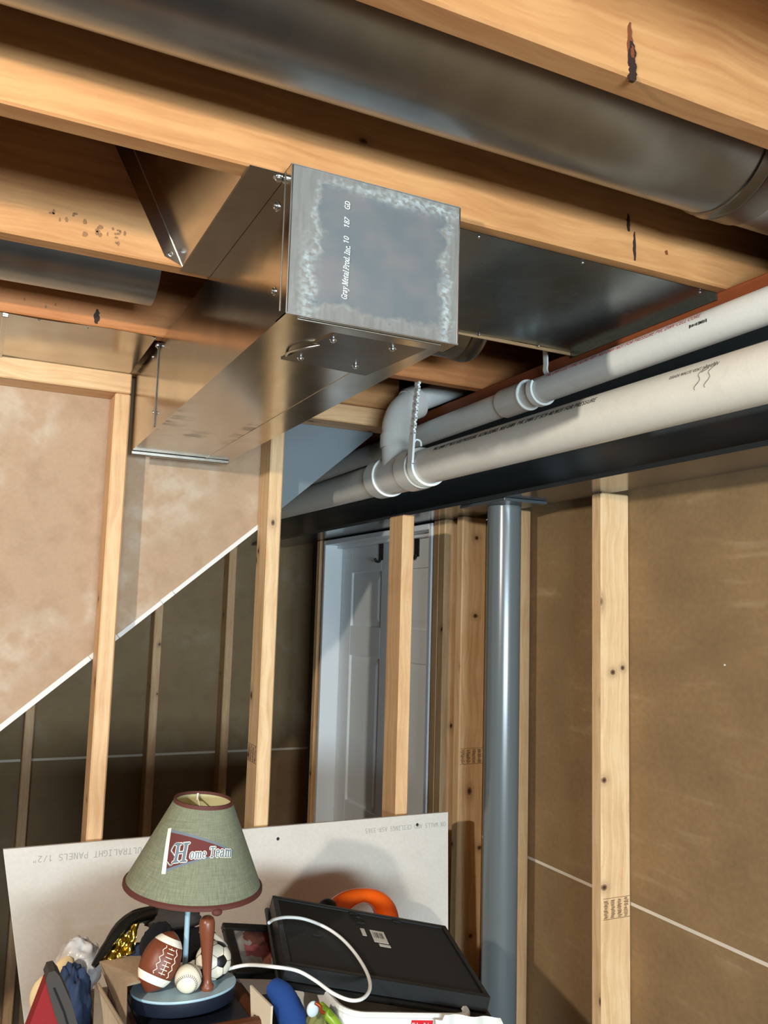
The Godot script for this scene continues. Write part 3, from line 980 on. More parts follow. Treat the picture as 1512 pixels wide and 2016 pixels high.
func build_ducts() -> void:
	var g := "round ducts between the joists"
	round_duct("round_duct", "wide round galvanised duct between the topmost and the second joist", -0.888, 0.7065, 0.0975, -3.5, 1.45, [[4.46, 4.53]], M.duct_round, g)
	round_duct("round_duct", "dark round duct left of the box duct, between the stained and the reddish joist", -1.675, 0.675, 0.086, -3.5, 0.292, [], M.duct_round, g)
	round_duct("round_duct", "dark round duct end in the gap right of the end cap, above the drain elbow", -1.675, 0.675, 0.086, 0.62, 1.02, [[0.36, 0.392]], M.duct_round, g)
	# --- box duct
	var x0 := 0.352; var x1 := 0.602; var y0 := 0.385; var y1 := 0.5835
	var d := thing("box_duct", "shiny rectangular sheet metal duct running to the stair wall under the joists", "duct", V(x0, y0, -1.05))
	var zo := 1.05
	var w := x1 - x0
	var h := y1 - y0
	obj("side_panel", box_mesh(Vector3(0, 0, -1.15), Vector3(0.0012, h, 0.01), 0.0), M.duct, d)
	obj("side_panel", box_mesh(Vector3(w - 0.0012, 0, -1.15), Vector3(w, h, 0.01), 0.0), M.duct, d)
	obj("bottom_panel", box_mesh(Vector3(0.0012, 0, -1.15), Vector3(w - 0.0012, 0.0012, 0.01), 0.0, -1.16, 0.25), M.duct_bottom, d)
	# right part of the bottom is the lapped edge of the side, very slightly tilted
	var lap := Transform3D(Basis(Vector3.BACK, deg_to_rad(0.7)), Vector3(0.184, -0.0008, 0))
	obj("bottom_lap", box_mesh(Vector3(0, 0, -1.15), Vector3(0.0655, 0.0010, 0.008), 0.0, 1, 1, Vector2.ZERO, lap), M.duct, d)
	obj("top_panel", box_mesh(Vector3(0.0012, h - 0.001, -0.04), Vector3(w - 0.0012, h, 0.01), 0.0), M.duct, d)
	# joint cleat across the left side
	obj("drive_cleat", box_mesh(Vector3(-0.0022, 0.008, -0.858), Vector3(0.0, h - 0.002, -0.846), 0.0008), M.hem, d)
	screw(d, Vector3(-0.004, h - 0.008, -0.848), Vector3.LEFT, 0.005)
	screw(d, Vector3(-0.004, h - 0.022, -0.895), Vector3.LEFT, 0.003)
	screw(d, Vector3(-0.004, 0.04, -0.852), Vector3.LEFT, 0.003)
	# screws near the cap
	screw(d, Vector3(0.0, 0.172, -0.05), Vector3.LEFT, 0.005)
	screw(d, Vector3(0.0, 0.048, -0.045), Vector3.LEFT, 0.004)
	# flange where the duct meets the wall
	obj("wall_flange", box_mesh(Vector3(-0.001, -0.009, -1.15), Vector3(w - 0.004, -0.0005, -1.128), 0.001), M.duct_strip, d)
	# patch screwed to the bottom
	var pst := begin()
	var corners := PackedVector2Array([Vector2(0.437, -1.075), Vector2(0.580, -1.070), Vector2(0.562, -1.250), Vector2(0.412, -1.235)])
	var poly := PackedVector2Array()
	for c in corners: poly.append(Vector2(c.x - x0, c.y + zo))
	extrude(pst, poly, -0.0008, 0.0022, Transform3D(Basis(Vector3(1, 0, 0), Vector3(0, 0, 1), Vector3(0, -1, 0)), Vector3(0, 0, 0)))
	var pt := obj("patch_plate", pst.commit(), M.duct_strip, d)
	for c in [[0.445, -1.106], [0.436, -1.213], [0.525, -1.208], [0.535, -1.098]]:
		screw(pt, Vector3(c[0] - x0, -0.0022, c[1] + zo), Vector3.DOWN, 0.0038)
	# curled lip of the knock-out under the patch
	var cst := begin()
	tube(cst, spline([Vector3(0.062, -0.001, -0.165), Vector3(0.056, -0.005, -0.135), Vector3(0.066, -0.006, -0.105), Vector3(0.085, -0.003, -0.085)], 8), 0.0022, 8)
	obj("curled_edge", cst.commit(), M.hem, d)
	# --- end cap: a shallow pan over the end
	var cp := obj("end_cap", cap_mesh(0.258, 0.205, 0.040), M.cap, d, Vector3(-0.004, -0.003, 0.0))
	obj("cap_flange", cap_sides(0.258, 0.205, 0.040), M.duct, d, Vector3(-0.004, -0.003, 0.0))
	var hst := begin()
	for e in [[Vector3(0.0015, 0.203, 0.0172), Vector3(0.0015, 0.002, 0.0172)], [Vector3(0.0225, 0.0005, 0.0165), Vector3(0.257, 0.0005, 0.0165)], [Vector3(0.0015, 0.2035, 0.0165), Vector3(0.257, 0.2035, 0.0165)], [Vector3(0.2568, 0.203, 0.0172), Vector3(0.2568, 0.002, 0.0172)]]:
		tube(hst, [e[0], e[1]], 0.0016, 8)
	tube(hst, [Vector3(0.02, -0.0012, 0.008), Vector3(0.235, -0.0012, 0.008)], 0.0014, 8)
	tube(hst, [Vector3(0.0, 0.203, -0.006), Vector3(0.0, 0.01, -0.006)], 0.0012, 8)
	obj("rolled_hem", hst.commit(), M.hem, d, Vector3(-0.004, -0.003, 0.0))
	# stamped lettering, reading upwards
	var up := Basis(Vector3.BACK, PI / 2)
	var put := func(s: String, y: float, hh: float, sl: float, f: String) -> void:
		var o := obj("lettering", text_mesh(s, hh, f, false, 0.0005, sl, HORIZONTAL_ALIGNMENT_LEFT), M.letter_white, cp, Vector3(0.0925, y, 0.0181))
		o.transform = Transform3D(up * Basis(Vector3.BACK, deg_to_rad(-2.0)), Vector3(0.081, y, 0.0181))
		o.scale = Vector3(0.69 if s.length() > 4 else 0.88, 1, 1)
	put.call("Gray Metal Prod. Inc.", 0.033, 0.0078, 0.30, "Droid Serif")
	put.call("10", 0.111, 0.0072, 0.2, "Droid Sans")
	put.call("187", 0.133, 0.0072, 0.2, "Droid Sans")
	put.call("GD", 0.159, 0.0072, 0.1, "Droid Sans")
	# --- closure of the joist bay left of the duct: sloping sheet, nailed flange and flat strip
	var bc := thing("bay_closure", "bent sheet metal closing the joist bay left of the box duct", "sheet metal", V(0.30, 0.585, -1.455))
	var st := begin()
	var pa := [Vector3(0.0, 0.002, 0.0015), Vector3(-0.115, 0.234, 0.0015), Vector3(-0.115, 0.234, 0.353), Vector3(0.0, 0.002, 0.353)]
	var pn := Vector3(-0.9, -0.44, 0).normalized()
	quad(st, pa, pn, [Vector2.ZERO, Vector2.ZERO, Vector2.ZERO, Vector2.ZERO])
	var pb := []
	for p in pa: pb.append(p - pn * 0.001)
	quad(st, pb, -pn, [Vector2.ZERO, Vector2.ZERO, Vector2.ZERO, Vector2.ZERO])
	obj("panel", st.commit(), M.duct, bc)
	st = begin()
	extrude(st, PackedVector2Array([Vector2(0.0, 0.002), Vector2(-0.031, 0.014), Vector2(-0.148, 0.234), Vector2(-0.115, 0.234)]), 0.0003, 0.0016)
	var fl := obj("flange", st.commit(), M.duct, bc)
	var fst := begin()
	tube(fst, [Vector3(0.0002, 0.0015, 0.0018), Vector3(-0.1148, 0.2335, 0.0018)], 0.0011, 8)
	obj("fold", fst.commit(), M.hem, bc)
	screw(fl, Vector3(-0.022, 0.0195, 0.0016), Vector3.BACK, 0.0035)
	obj("strip", box_mesh(Vector3(-0.001, -0.002, -0.012), Vector3(0.0518, 0.0, 0.395), 0.0006), M.duct_strip, bc)
	screw(bc, Vector3(0.043, -0.002, 0.384), Vector3.DOWN, 0.005)
	# --- panned joist bays
	var ps := thing("panning_sheet", "pale shiny metal sheet under the joists above the tan wall, beside the box duct", "sheet metal", V(-3.5, 0.584, -2.2), "metal sheets under joist bays")
	obj("sheet", sheet(func(u: float, v: float) -> Vector3: return Vector3(u * 3.838, -0.0012 - 0.0016 * sin(u * 95.0) * (1.0 - v) - 0.001 * sin(u * 41.0 + 2.0) * (1.0 - v), 0.336 - v * 0.335), 96, 8, 0.0008), M.duct, ps)
	obj("cleat", box_mesh(Vector3(3.531, -0.006, 0.002), Vector3(3.543, -0.001, 0.322), 0.001), M.hem, ps)
	for x in [3.60, 3.695, 3.835]:
		screw(ps, Vector3(x, -0.003, 0.331), Vector3.DOWN, 0.0026)
	var pd := thing("panning_sheet", "dark blue-grey metal sheet under the joists between end cap and pipes", "sheet metal", V(0.615, 0.584, -1.497), "metal sheets under joist bays")
	obj("sheet", sheet(func(u: float, v: float) -> Vector3: return Vector3(u * 0.551, -0.001 - 0.0022 * sin(u * 9.0 + 0.6) * sin(v * 4.0), 0.413 - v * 0.412), 32, 24, 0.0008), M.duct_dark, pd)
	obj("turned_edge", box_mesh(Vector3(0.5495, -0.014, 0.001), Vector3(0.5515, 0.0, 0.413), 0.0004), M.duct_dark, pd)
	obj("cardboard_edge", box_mesh(Vector3(0.0, -0.007, -0.0025), Vector3(0.5505, 0.0, 0.0005), 0.0004), M.tan_edge, pd)
	for x in [0.05, 0.31, 0.46]:
		screw(pd, Vector3(x, -0.0025, 0.008), Vector3.DOWN, 0.002)
	for x in [0.06, 0.26, 0.52]:
		screw(pd, Vector3(x, -0.0025, 0.404), Vector3.DOWN, 0.002)

func cap_mesh(w: float, h: float, _d: float) -> ArrayMesh:
	# slightly dished front face, subdivided
	var st := begin()
	var n := 12
	for i in n:
		for j in n:
			for k in [[0, 0], [1, 0], [1, 1], [0, 0], [1, 1], [0, 1]]:
				var u := float(i + k[0]) / n
				var v := float(j + k[1]) / n
				st.set_smooth_group(0)
				st.set_uv(Vector2(u, 1.0 - v))
				var e: float = min(min(u, 1.0 - u), min(v, 1.0 - v))
				st.add_vertex(Vector3(u * w, v * h, 0.018 - 0.0012 * clampf(e * 8.0, 0.0, 1.0)))
	st.generate_normals()
	var m := st.commit()
	# make the winding clockwise from the front
	var a := m.surface_get_arrays(0)
	var nn: PackedVector3Array = a[Mesh.ARRAY_NORMAL]
	if nn[0].z < 0.0:
		var vs: PackedVector3Array = a[Mesh.ARRAY_VERTEX]
		var us: PackedVector2Array = a[Mesh.ARRAY_TEX_UV]
		st = begin()
		for t in range(0, vs.size(), 3):
			for q in [t, t + 2, t + 1]:
				st.set_smooth_group(0)
				st.set_uv(us[q])
				st.add_vertex(vs[q])
		st.generate_normals()
		m = st.commit()
	return m

func cap_sides(w: float, h: float, d: float) -> ArrayMesh:
	var st := begin()
	cbox(st, Vector3(0, 0, 0.018 - d), Vector3(0.0012, h, 0.0175), 0.0)
	cbox(st, Vector3(w - 0.0012, 0, 0.018 - d), Vector3(w, h, 0.0175), 0.0)
	cbox(st, Vector3(0, 0, 0.018 - d), Vector3(w, 0.0012, 0.0175), 0.0)
	cbox(st, Vector3(0, h - 0.0012, 0.018 - d), Vector3(w, h, 0.0175), 0.0)
	return st.commit()

# ------------------------------------------------------------------ drain pipes
func zpipe(parent: Node3D, called: String, a: Vector3, b: Vector3, r: float, m: Material) -> MeshInstance3D:
	var st := begin()
	var pts := []
	for k in 9: pts.append(a.lerp(b, k / 8.0))
	tube(st, pts, r, 48)
	return obj(called, st.commit(), m, parent)

func pipe_print(parent: Node3D, s: String, h: float, a: Vector3, b: Vector3, r: float, z: float, ang: float, m: Material, bold := false) -> void:
	# lettering wrapped on the pipe; text runs towards +z; ang is measured from -x towards +y
	var t := text_mesh(s, h, "Droid Sans", bold, 0.0004, 0.0, HORIZONTAL_ALIGNMENT_LEFT)
	var f := func(p: Vector3) -> Vector3:
		var zz := z + p.x
		var k := (zz - a.z) / (b.z - a.z)
		var c := a.lerp(b, k)
		var th := ang + p.y / r
		var rr := r + 0.0002 + (p.z + 0.0002)
		return Vector3(c.x - cos(th) * rr, c.y + sin(th) * rr, zz)
	obj("lettering", bend(t, f), m, parent)

func build_pipes() -> void:
	# ---- lower pipe with its tee
	var rl := 0.04445
	var a := V(1.028, 0.361, -0.45)
	var b := V(1.036, 0.388, -3.75)
	var t := thing("drain_pipe", "thick cream-white plastic drain pipe, lower of the two, with black print", "pipe", Vector3.ZERO, "drain pipes along the beam")
	zpipe(t, "pipe_section", a, b, rl, M.pvc)
	var at := func(z: float) -> Vector3: return a.lerp(b, (z - a.z) / (b.z - a.z))
	# tee body and hubs
	var st := begin()
	tube(st, [at.call(-1.99), at.call(-2.13)], rl + 0.006, 48)
	var tee := obj("tee_fitting", st.commit(), M.fitting, t)
	for hub in [[-1.925, -1.985], [-2.115, -2.172]]:
		st = begin()
		tube(st, [at.call(hub[0]), at.call(hub[0] - 0.003), at.call(hub[1] + 0.003), at.call(hub[1])], [rl + 0.008, rl + 0.0105, rl + 0.0105, rl + 0.008], 48)
		obj("hub", st.commit(), M.fitting, tee)
	st = begin()
	for zz in [-2.1135]:
		var c: Vector3 = at.call(zz)
		ring_mesh(st, c, rl + 0.006, rl + 0.0112, -0.003, 0.003)
	obj("cement_ring", st.commit(), M.hanger, tee)
	# branch rising from the tee, elbow and stub to the right
	var c0: Vector3 = at.call(-2.055)
	var bz := c0.z
	st = begin()
	tube(st, [c0 + Vector3(0, 0.01, 0), c0 + Vector3(-0.006, 0.05, -0.004), c0 + Vector3(-0.008, 0.072, -0.006)], [0.047, 0.042, 0.040], 40)
	obj("branch", st.commit(), M.fitting, tee)
	st = begin()
	tube(st, [c0 + Vector3(-0.008, 0.070, -0.006), c0 + Vector3(-0.008, 0.073, -0.006), c0 + Vector3(-0.007, 0.105, -0.008), c0 + Vector3(-0.007, 0.108, -0.008)], [0.0425, 0.0445, 0.0445, 0.0425], 40)
	obj("hub", st.commit(), M.fitting, tee)
	var e0 := c0 + Vector3(-0.007, 0.100, -0.008)
	var elbow := spline([e0, e0 + Vector3(0.003, 0.035, -0.004), e0 + Vector3(0.017, 0.072, -0.008), e0 + Vector3(0.042, 0.098, -0.012), e0 + Vector3(0.070, 0.113, -0.015)], 10)
	var rad := []
	for k in elbow.size(): rad.append(0.0405)
	st = begin()
	tube(st, elbow, rad, 40)
	var el := obj("elbow", st.commit(), M.fitting, t)
	var e1: Vector3 = elbow[elbow.size() - 1]
	var ed: Vector3 = (e1 - elbow[elbow.size() - 4]).normalized()
	st = begin()
	tube(st, [e1 - ed * 0.038, e1 - ed * 0.034, e1 - ed * 0.003, e1], [0.0415, 0.0460, 0.0460, 0.0435], 40)
	obj("hub", st.commit(), M.fitting, el)
	st = begin()
	tube(st, [e1 - ed * 0.02, e1 + ed * 0.16], 0.0302, 36)
	obj("branch_pipe", st.commit(), M.pvc_white, t)
	# print along the pipe and pencil marks
	pipe_print(t, "PVC DWV 3\" NOT FOR PRESSURE  ASTM D2665  NSF-DWV  PVC DWV 3\" SCH 40 NOT FOR PRESSURE", 0.0098, a, b, rl, -1.80, deg_to_rad(33.0), M.print_black)
	pipe_print(t, "DRAIN WASTE VENT NSF-DWV", 0.0055, a, b, rl, -1.02, deg_to_rad(28.0), M.pencil)
	for m in [[-0.925, 0.0], [-0.945, 0.01], [-0.93, 0.0]]:
		st = begin()
		var pts := []
		for k in 12:
			var th := deg_to_rad(35.0 - k * (4.5 if m[0] != -0.93 else 1.6))
			var zz: float = m[0] + 0.004 * sin(k * 1.1) - 0.0015 * k
			var c: Vector3 = at.call(zz)
			pts.append(Vector3(c.x - cos(th) * (rl + 0.0002), c.y + sin(th) * (rl + 0.0002), zz))
		tube(st, pts, 0.0007, 6)
		obj("pencil_mark", st.commit(), M.pencil, t)
	# ---- hanger on the lower pipe
	var hz := -1.898
	var hc: Vector3 = at.call(hz)
	var hg := thing("pipe_hanger", "white plastic J hook strap hanging from the joist round the lower pipe", "pipe hanger", Vector3(hc.x, hc.y, hz), "pipe hangers")
	st = begin()
	# hook: strip 16 mm wide round the underside of the pipe
	var prof := []
	for k in 33:
		var th := deg_to_rad(178.0 + 172.0 * k / 32.0)
		prof.append(Vector2(cos(th), sin(th)))
	for k in 32:
		strip_block(st, prof[k] * (rl + 0.0008), prof[k + 1] * (rl + 0.0008), prof[k + 1] * (rl + 0.0065), prof[k] * (rl + 0.0075), -0.012, 0.012)
	obj("hook", st.commit(), M.hanger, hg)
	st = begin()
	strip_block(st, Vector2(-rl - 0.0065, 0.0), Vector2(-rl - 0.0008, 0.0), Vector2(-rl + 0.003, 0.075), Vector2(-rl - 0.003, 0.075), -0.012, 0.012)
	obj("stem", st.commit(), M.hanger, hg)
	# notched strap above, with holes
	st = begin()
	var nst := begin()
	var top := Vector2(-rl + 0.0145, 0.245)
	var bot := Vector2(-rl, 0.072)
	var n := 9
	for k in n:
		var p0 := bot.lerp(top, float(k) / n)
		var p1 := bot.lerp(top, (k + 0.72) / n)
		var p2 := bot.lerp(top, (k + 1.0) / n)
		var hw := 0.0115 if k < n - 1 else 0.007
		strip_block(st, p0 + Vector2(-0.003, 0), p0 + Vector2(0.003, 0), p1 + Vector2(0.003, 0), p1 + Vector2(-0.003, 0), -hw, hw)
		strip_block(st, p1 + Vector2(-0.003, 0), p1 + Vector2(0.003, 0), p2 + Vector2(0.003, 0), p2 + Vector2(-0.003, 0), -hw * 0.62, hw * 0.62)
		var pm := (p0 + p1) / 2
		lathe(nst, [Vector2(0.0, 0.0), Vector2(0.0021, 0.0), Vector2(0.0021, -0.001)], 10, Transform3D(Basis(Vector3.BACK, PI / 2), Vector3(pm.x - 0.0033, pm.y, 0)))
		lathe(nst, [Vector2(0.0, 0.0), Vector2(0.0021, 0.0), Vector2(0.0021, -0.001)], 10, Transform3D(Basis(Vector3.RIGHT, PI / 2), Vector3(pm.x, pm.y, hw + 0.0003)))
	obj("strap", st.commit(), M.hanger, hg)
	obj("hole", nst.commit(), M.pencil, hg)
	st = begin()
	tube(st, spline([Vector3(-rl + 0.002, 0.052, 0.0), Vector3(-rl + 0.010, 0.064, 0.003), Vector3(-rl + 0.020, 0.060, 0.006), Vector3(-rl + 0.022, 0.048, 0.007)], 8), 0.0028, 8)
	obj("latch", st.commit(), M.hanger, hg)
	# ---- upper pipe
	var ru := 0.03016
	var ua := V(1.143, 0.5185, -0.40)
	var ub := V(1.143, 0.5005, -3.75)
	var u := thing("drain_pipe", "thinner white plastic drain pipe, upper of the two, with pink print", "pipe", Vector3.ZERO, "drain pipes along the beam")
	zpipe(u, "pipe_section", ua, ub, ru, M.pvc_white)
	var uat := func(z: float) -> Vector3: return ua.lerp(ub, (z - ua.z) / (ub.z - ua.z))
	st = begin()
	tube(st, [uat.call(-1.618), uat.call(-1.621), uat.call(-1.715), uat.call(-1.718)], [ru + 0.0025, ru + 0.0048, ru + 0.0048, ru + 0.0025], 44)
	var cp := obj("coupling", st.commit(), M.fitting, u)
	st = begin()
	ring_mesh(st, uat.call(-1.622), ru, ru + 0.0062, -0.003, 0.004)
	obj("cement_ring", st.commit(), M.hanger, cp)
	pipe_print(u, "PVC DWV CELL CORE ASTM F891 NSF-DWV NOT FOR PRESSURE PVC DWV CELL CORE", 0.0085, ua, ub, ru, -1.52, deg_to_rad(33.0), M.print_red)
	st = begin()
	var r := RandomNumberGenerator.new()
	r.seed = 31
	var zc := -1.098
	while zc < -1.058:
		var wdt := r.randf_range(0.0008, 0.0030)
		var hh := r.randf_range(0.10, 0.22)
		for s in 4:
			var th := deg_to_rad(2.0) + (s / 4.0 - 0.5) * hh
			var c: Vector3 = uat.call(zc)
			strip_block(st, Vector2(c.x, c.y) + Vector2(-cos(th), sin(th)) * (ru - 0.001), Vector2(c.x, c.y) + Vector2(-cos(th), sin(th)) * (ru + 0.0004), Vector2(c.x, c.y) + Vector2(-cos(th + hh / 4), sin(th + hh / 4)) * (ru + 0.0004), Vector2(c.x, c.y) + Vector2(-cos(th + hh / 4), sin(th + hh / 4)) * (ru - 0.001), zc, zc + wdt)
		zc += wdt + r.randf_range(0.0004, 0.0016)
	obj("ink_mark", st.commit(), M.print_black, u)
	# hanger on the upper pipe
	var vz := -1.572
	var vc: Vector3 = uat.call(vz)
	var hu := thing("pipe_hanger", "white plastic strap hanger round the upper pipe by the dark metal sheet", "pipe hanger", Vector3(vc.x, vc.y, vz), "pipe hangers")
	st = begin()
	prof = []
	for k in 33:
		var th := deg_to_rad(150.0 + 200.0 * k / 32.0)
		prof.append(Vector2(cos(th), sin(th)))
	for k in 32:
		strip_block(st, prof[k] * (ru + 0.0008), prof[k + 1] * (ru + 0.0008), prof[k + 1] * (ru + 0.0062), prof[k] * (ru + 0.0062), -0.010, 0.008)
	obj("hook", st.commit(), M.hanger, hu)
	st = begin()
	var sp := spline([Vector3(ru + 0.003, -0.006, 0.0), Vector3(ru + 0.005, 0.02, 0.0), Vector3(0.010, 0.042, 0.004), Vector3(0.006, 0.062, 0.008), Vector3(0.004, 0.092, 0.008)], 8)
	for k in sp.size() - 1:
		var p: Vector3 = sp[k]
		var q: Vector3 = sp[k + 1]
		strip_block(st, Vector2(p.x - 0.002, p.y), Vector2(p.x + 0.002, p.y), Vector2(q.x + 0.002, q.y), Vector2(q.x - 0.002, q.y), -0.007 + p.z, 0.007 + p.z)
	obj("strap", st.commit(), M.hanger, hu)

# prism with a quadrilateral section in x-y between z0 and z1
func strip_block(st: SurfaceTool, a: Vector2, b: Vector2, c: Vector2, d: Vector2, z0: float, z1: float) -> void:
	extrude(st, PackedVector2Array([a, b, c, d]), z0, z1)

func build_beam_and_column() -> void:
	# wide flange beam, section in x-y, along z
	var t := thing("steel_beam", "dark blue-grey painted steel I beam running beside the pipes", "beam", V(1.345, 0.3145, -1.8))
	var st := begin()
	var x := 0.085
	var h := 0.232
	var f := 0.0125
	var wv := 0.004
	var p := PackedVector2Array([Vector2(-x, 0), Vector2(x, 0), Vector2(x, f * 0.85), Vector2(wv + 0.012, f), Vector2(wv, f + 0.012), Vector2(wv, h - f - 0.012), Vector2(wv + 0.012, h - f), Vector2(x, h - f * 0.85), Vector2(x, h), Vector2(-x, h), Vector2(-x, h - f * 0.85), Vector2(-wv - 0.012, h - f), Vector2(-wv, h - f - 0.012), Vector2(-wv, f + 0.012), Vector2(-wv - 0.012, f), Vector2(-x, f * 0.85)])
	extrude(st, p, -2.28, 2.2)
	obj("profile", st.commit(), M.beam, t)
	# small hook of wire under the flange by the column
	st = begin()
	tube(st, spline([Vector3(0.05, 0.0, -0.38), Vector3(0.052, -0.012, -0.378), Vector3(0.056, -0.022, -0.383), Vector3(0.05, -0.026, -0.39)], 6), 0.0018, 8)
	obj("wire_hook", st.commit(), M.fitting, t)
	var c := thing("steel_column", "round grey-blue painted steel column with a cap plate under the beam", "column", Vector3(1.338, 0, -2.008))
	st = begin()
	var top := EYE + 0.3055
	lathe(st, [Vector2(0.0, 0.002), Vector2(0.0465, 0.002), Vector2(0.0465, top), Vector2(0.0, top)], 56)
	obj("pipe_shaft", st.commit(), M.column, c)
	obj("cap_plate", box_mesh(Vector3(-0.075, top + 0.0003, -0.115), Vector3(0.062, top + 0.0085, 0.112), 0.001), M.plate_steel, c)
	obj("base_plate", box_mesh(Vector3(-0.09, 0.0005, -0.09), Vector3(0.09, 0.008, 0.09), 0.001), M.plate_steel, c)

func build_door() -> void:
	var zn := -2.535   # near and far outer edges of the frame
	var zf := -3.50
	var d := thing("door_1", "white panelled door in a white frame beyond the studs", "door", Vector3(1.40, 0, (zn + zf) / 2), "", "structure")
	var hw := (zn - zf) / 2
	var top := EYE + 0.309
	# jamb and head
	obj("jamb", box_mesh(Vector3(0.0, 0.0, hw - 0.02), Vector3(0.14, top, hw), 0.0015), M.jamb, d)
	obj("jamb", box_mesh(Vector3(0.0, 0.0, -hw), Vector3(0.14, top, -hw + 0.02), 0.0015), M.jamb, d)
	obj("head_jamb", box_mesh(Vector3(0.0, top - 0.02, -hw + 0.02), Vector3(0.14, top, hw - 0.02), 0.0015), M.jamb, d)
	# stops
	obj("door_stop", box_mesh(Vector3(0.055, 0.0, hw - 0.033), Vector3(0.078, top - 0.02, hw - 0.02), 0.001), M.jamb, d)
	obj("door_stop", box_mesh(Vector3(0.055, top - 0.033, -hw + 0.02), Vector3(0.078, top - 0.02, hw - 0.02), 0.001), M.jamb, d)
	# leaf: stiles and rails in front of recessed panels with raised fields
	var lw := hw - 0.024
	var lt := top - 0.023
	var x0 := 0.080
	var x1 := 0.115
	var leaf := obj("door_leaf", box_mesh(Vector3(x0 + 0.010, 0.01, -lw), Vector3(x1, lt, lw), 0.001), M.door, d)
	var zl := [-lw, -lw + 0.108, -0.062, 0.062, lw - 0.108, lw]
	var rows := [[0.25, 0.98], [1.13, EYE - 0.173], [EYE - 0.052, EYE + 0.169]]
	var stile := func(a: float, b: float) -> void:
		obj("stile", box_mesh(Vector3(x0, 0.01, a), Vector3(x0 + 0.012, lt, b), 0.002), M.door, leaf)
	stile.call(zl[0], zl[1]); stile.call(zl[2], zl[3]); stile.call(zl[4], zl[5])
	var ys := [0.01, 0.25, 0.98, 1.13, EYE - 0.173, EYE - 0.052, EYE + 0.169, lt]
	for k in [0, 2, 4, 6]:
		for s in [[1, 2], [3, 4]]:
			obj("rail", box_mesh(Vector3(x0, ys[k], zl[s[0]]), Vector3(x0 + 0.012, ys[k + 1], zl[s[1]]), 0.002), M.door, leaf)
	for rw in rows:
		for s in [[1, 2], [3, 4]]:
			# raised field with sloping sides
			var st := begin()
			var a := Vector3(x0 + 0.0105, rw[0] + 0.002, zl[s[0]] + 0.002)
			var b := Vector3(x0 + 0.0105, rw[1] - 0.002, zl[s[1]] - 0.002)
			var i := 0.032
			var o := [Vector3(a.x, a.y, a.z), Vector3(a.x, b.y, a.z), Vector3(a.x, b.y, b.z), Vector3(a.x, a.y, b.z)]
			var q := [Vector3(a.x - 0.008, a.y + i, a.z + i), Vector3(a.x - 0.008, b.y - i, a.z + i), Vector3(a.x - 0.008, b.y - i, b.z - i), Vector3(a.x - 0.008, a.y + i, b.z - i)]
			var z4 := [Vector2.ZERO, Vector2.ZERO, Vector2.ZERO, Vector2.ZERO]
			quad(st, q, Vector3.LEFT, z4)
			for k in 4:
				var k2 := (k + 1) % 4
				var n: Vector3 = (o[k2] - o[k]).cross(q[k] - o[k]).normalized()
				if n.x > 0: n = -n
				quad(st, [o[k], o[k2], q[k2], q[k]], n, z4)
			obj("panel", st.commit(), M.door, leaf)
	# over-door hooks: black straps folded over the leaf's top
	for z in [0.0, 0.3]:
		var zz: float = -3.085 + z - (zn + zf) / 2
		var hk := thing("door_hook", "black over-door hook strap " + ("left of the freestanding stud" if z == 0.0 else "right of the freestanding stud"), "hook", Vector3(1.40 + x0, lt, -3.085 + z), "over-door hooks")
		obj("strap", box_mesh(Vector3(-0.0035, -0.075, -0.019), Vector3(-0.0008, 0.002, 0.019), 0.0008), M.black_plastic, hk)
		obj("top_strap", box_mesh(Vector3(-0.0035, 0.0006, -0.019), Vector3(0.036, 0.0022, 0.019), 0.0005), M.black_plastic, hk)
		var st := begin()
		tube(st, spline([Vector3(-0.003, -0.068, 0), Vector3(-0.009, -0.080, 0), Vector3(-0.022, -0.080, 0), Vector3(-0.028, -0.068, 0)], 6), 0.005, 10)
		obj("hook", st.commit(), M.black_plastic, hk)
	for z in [-0.22, 0.35]:
		var hn := obj("hinge", box_mesh(Vector3(0.066, 1.0 + z * 2.4, hw - 0.026), Vector3(0.079, 1.09 + z * 2.4, hw - 0.0195), 0.001), M.hem, d)
		hn.set_meta("label", "steel hinge")
	var kst := begin()
	lathe(kst, [Vector2(0.0, 0.062), Vector2(0.018, 0.060), Vector2(0.026, 0.05), Vector2(0.026, 0.04), Vector2(0.012, 0.028), Vector2(0.012, 0.008), Vector2(0.03, 0.006), Vector2(0.03, 0.0)], 24, Transform3D(Basis(Vector3.BACK, PI / 2), Vector3(x0, 0.95, -lw + 0.06)))
	obj("knob", kst.commit(), M.hem, leaf)

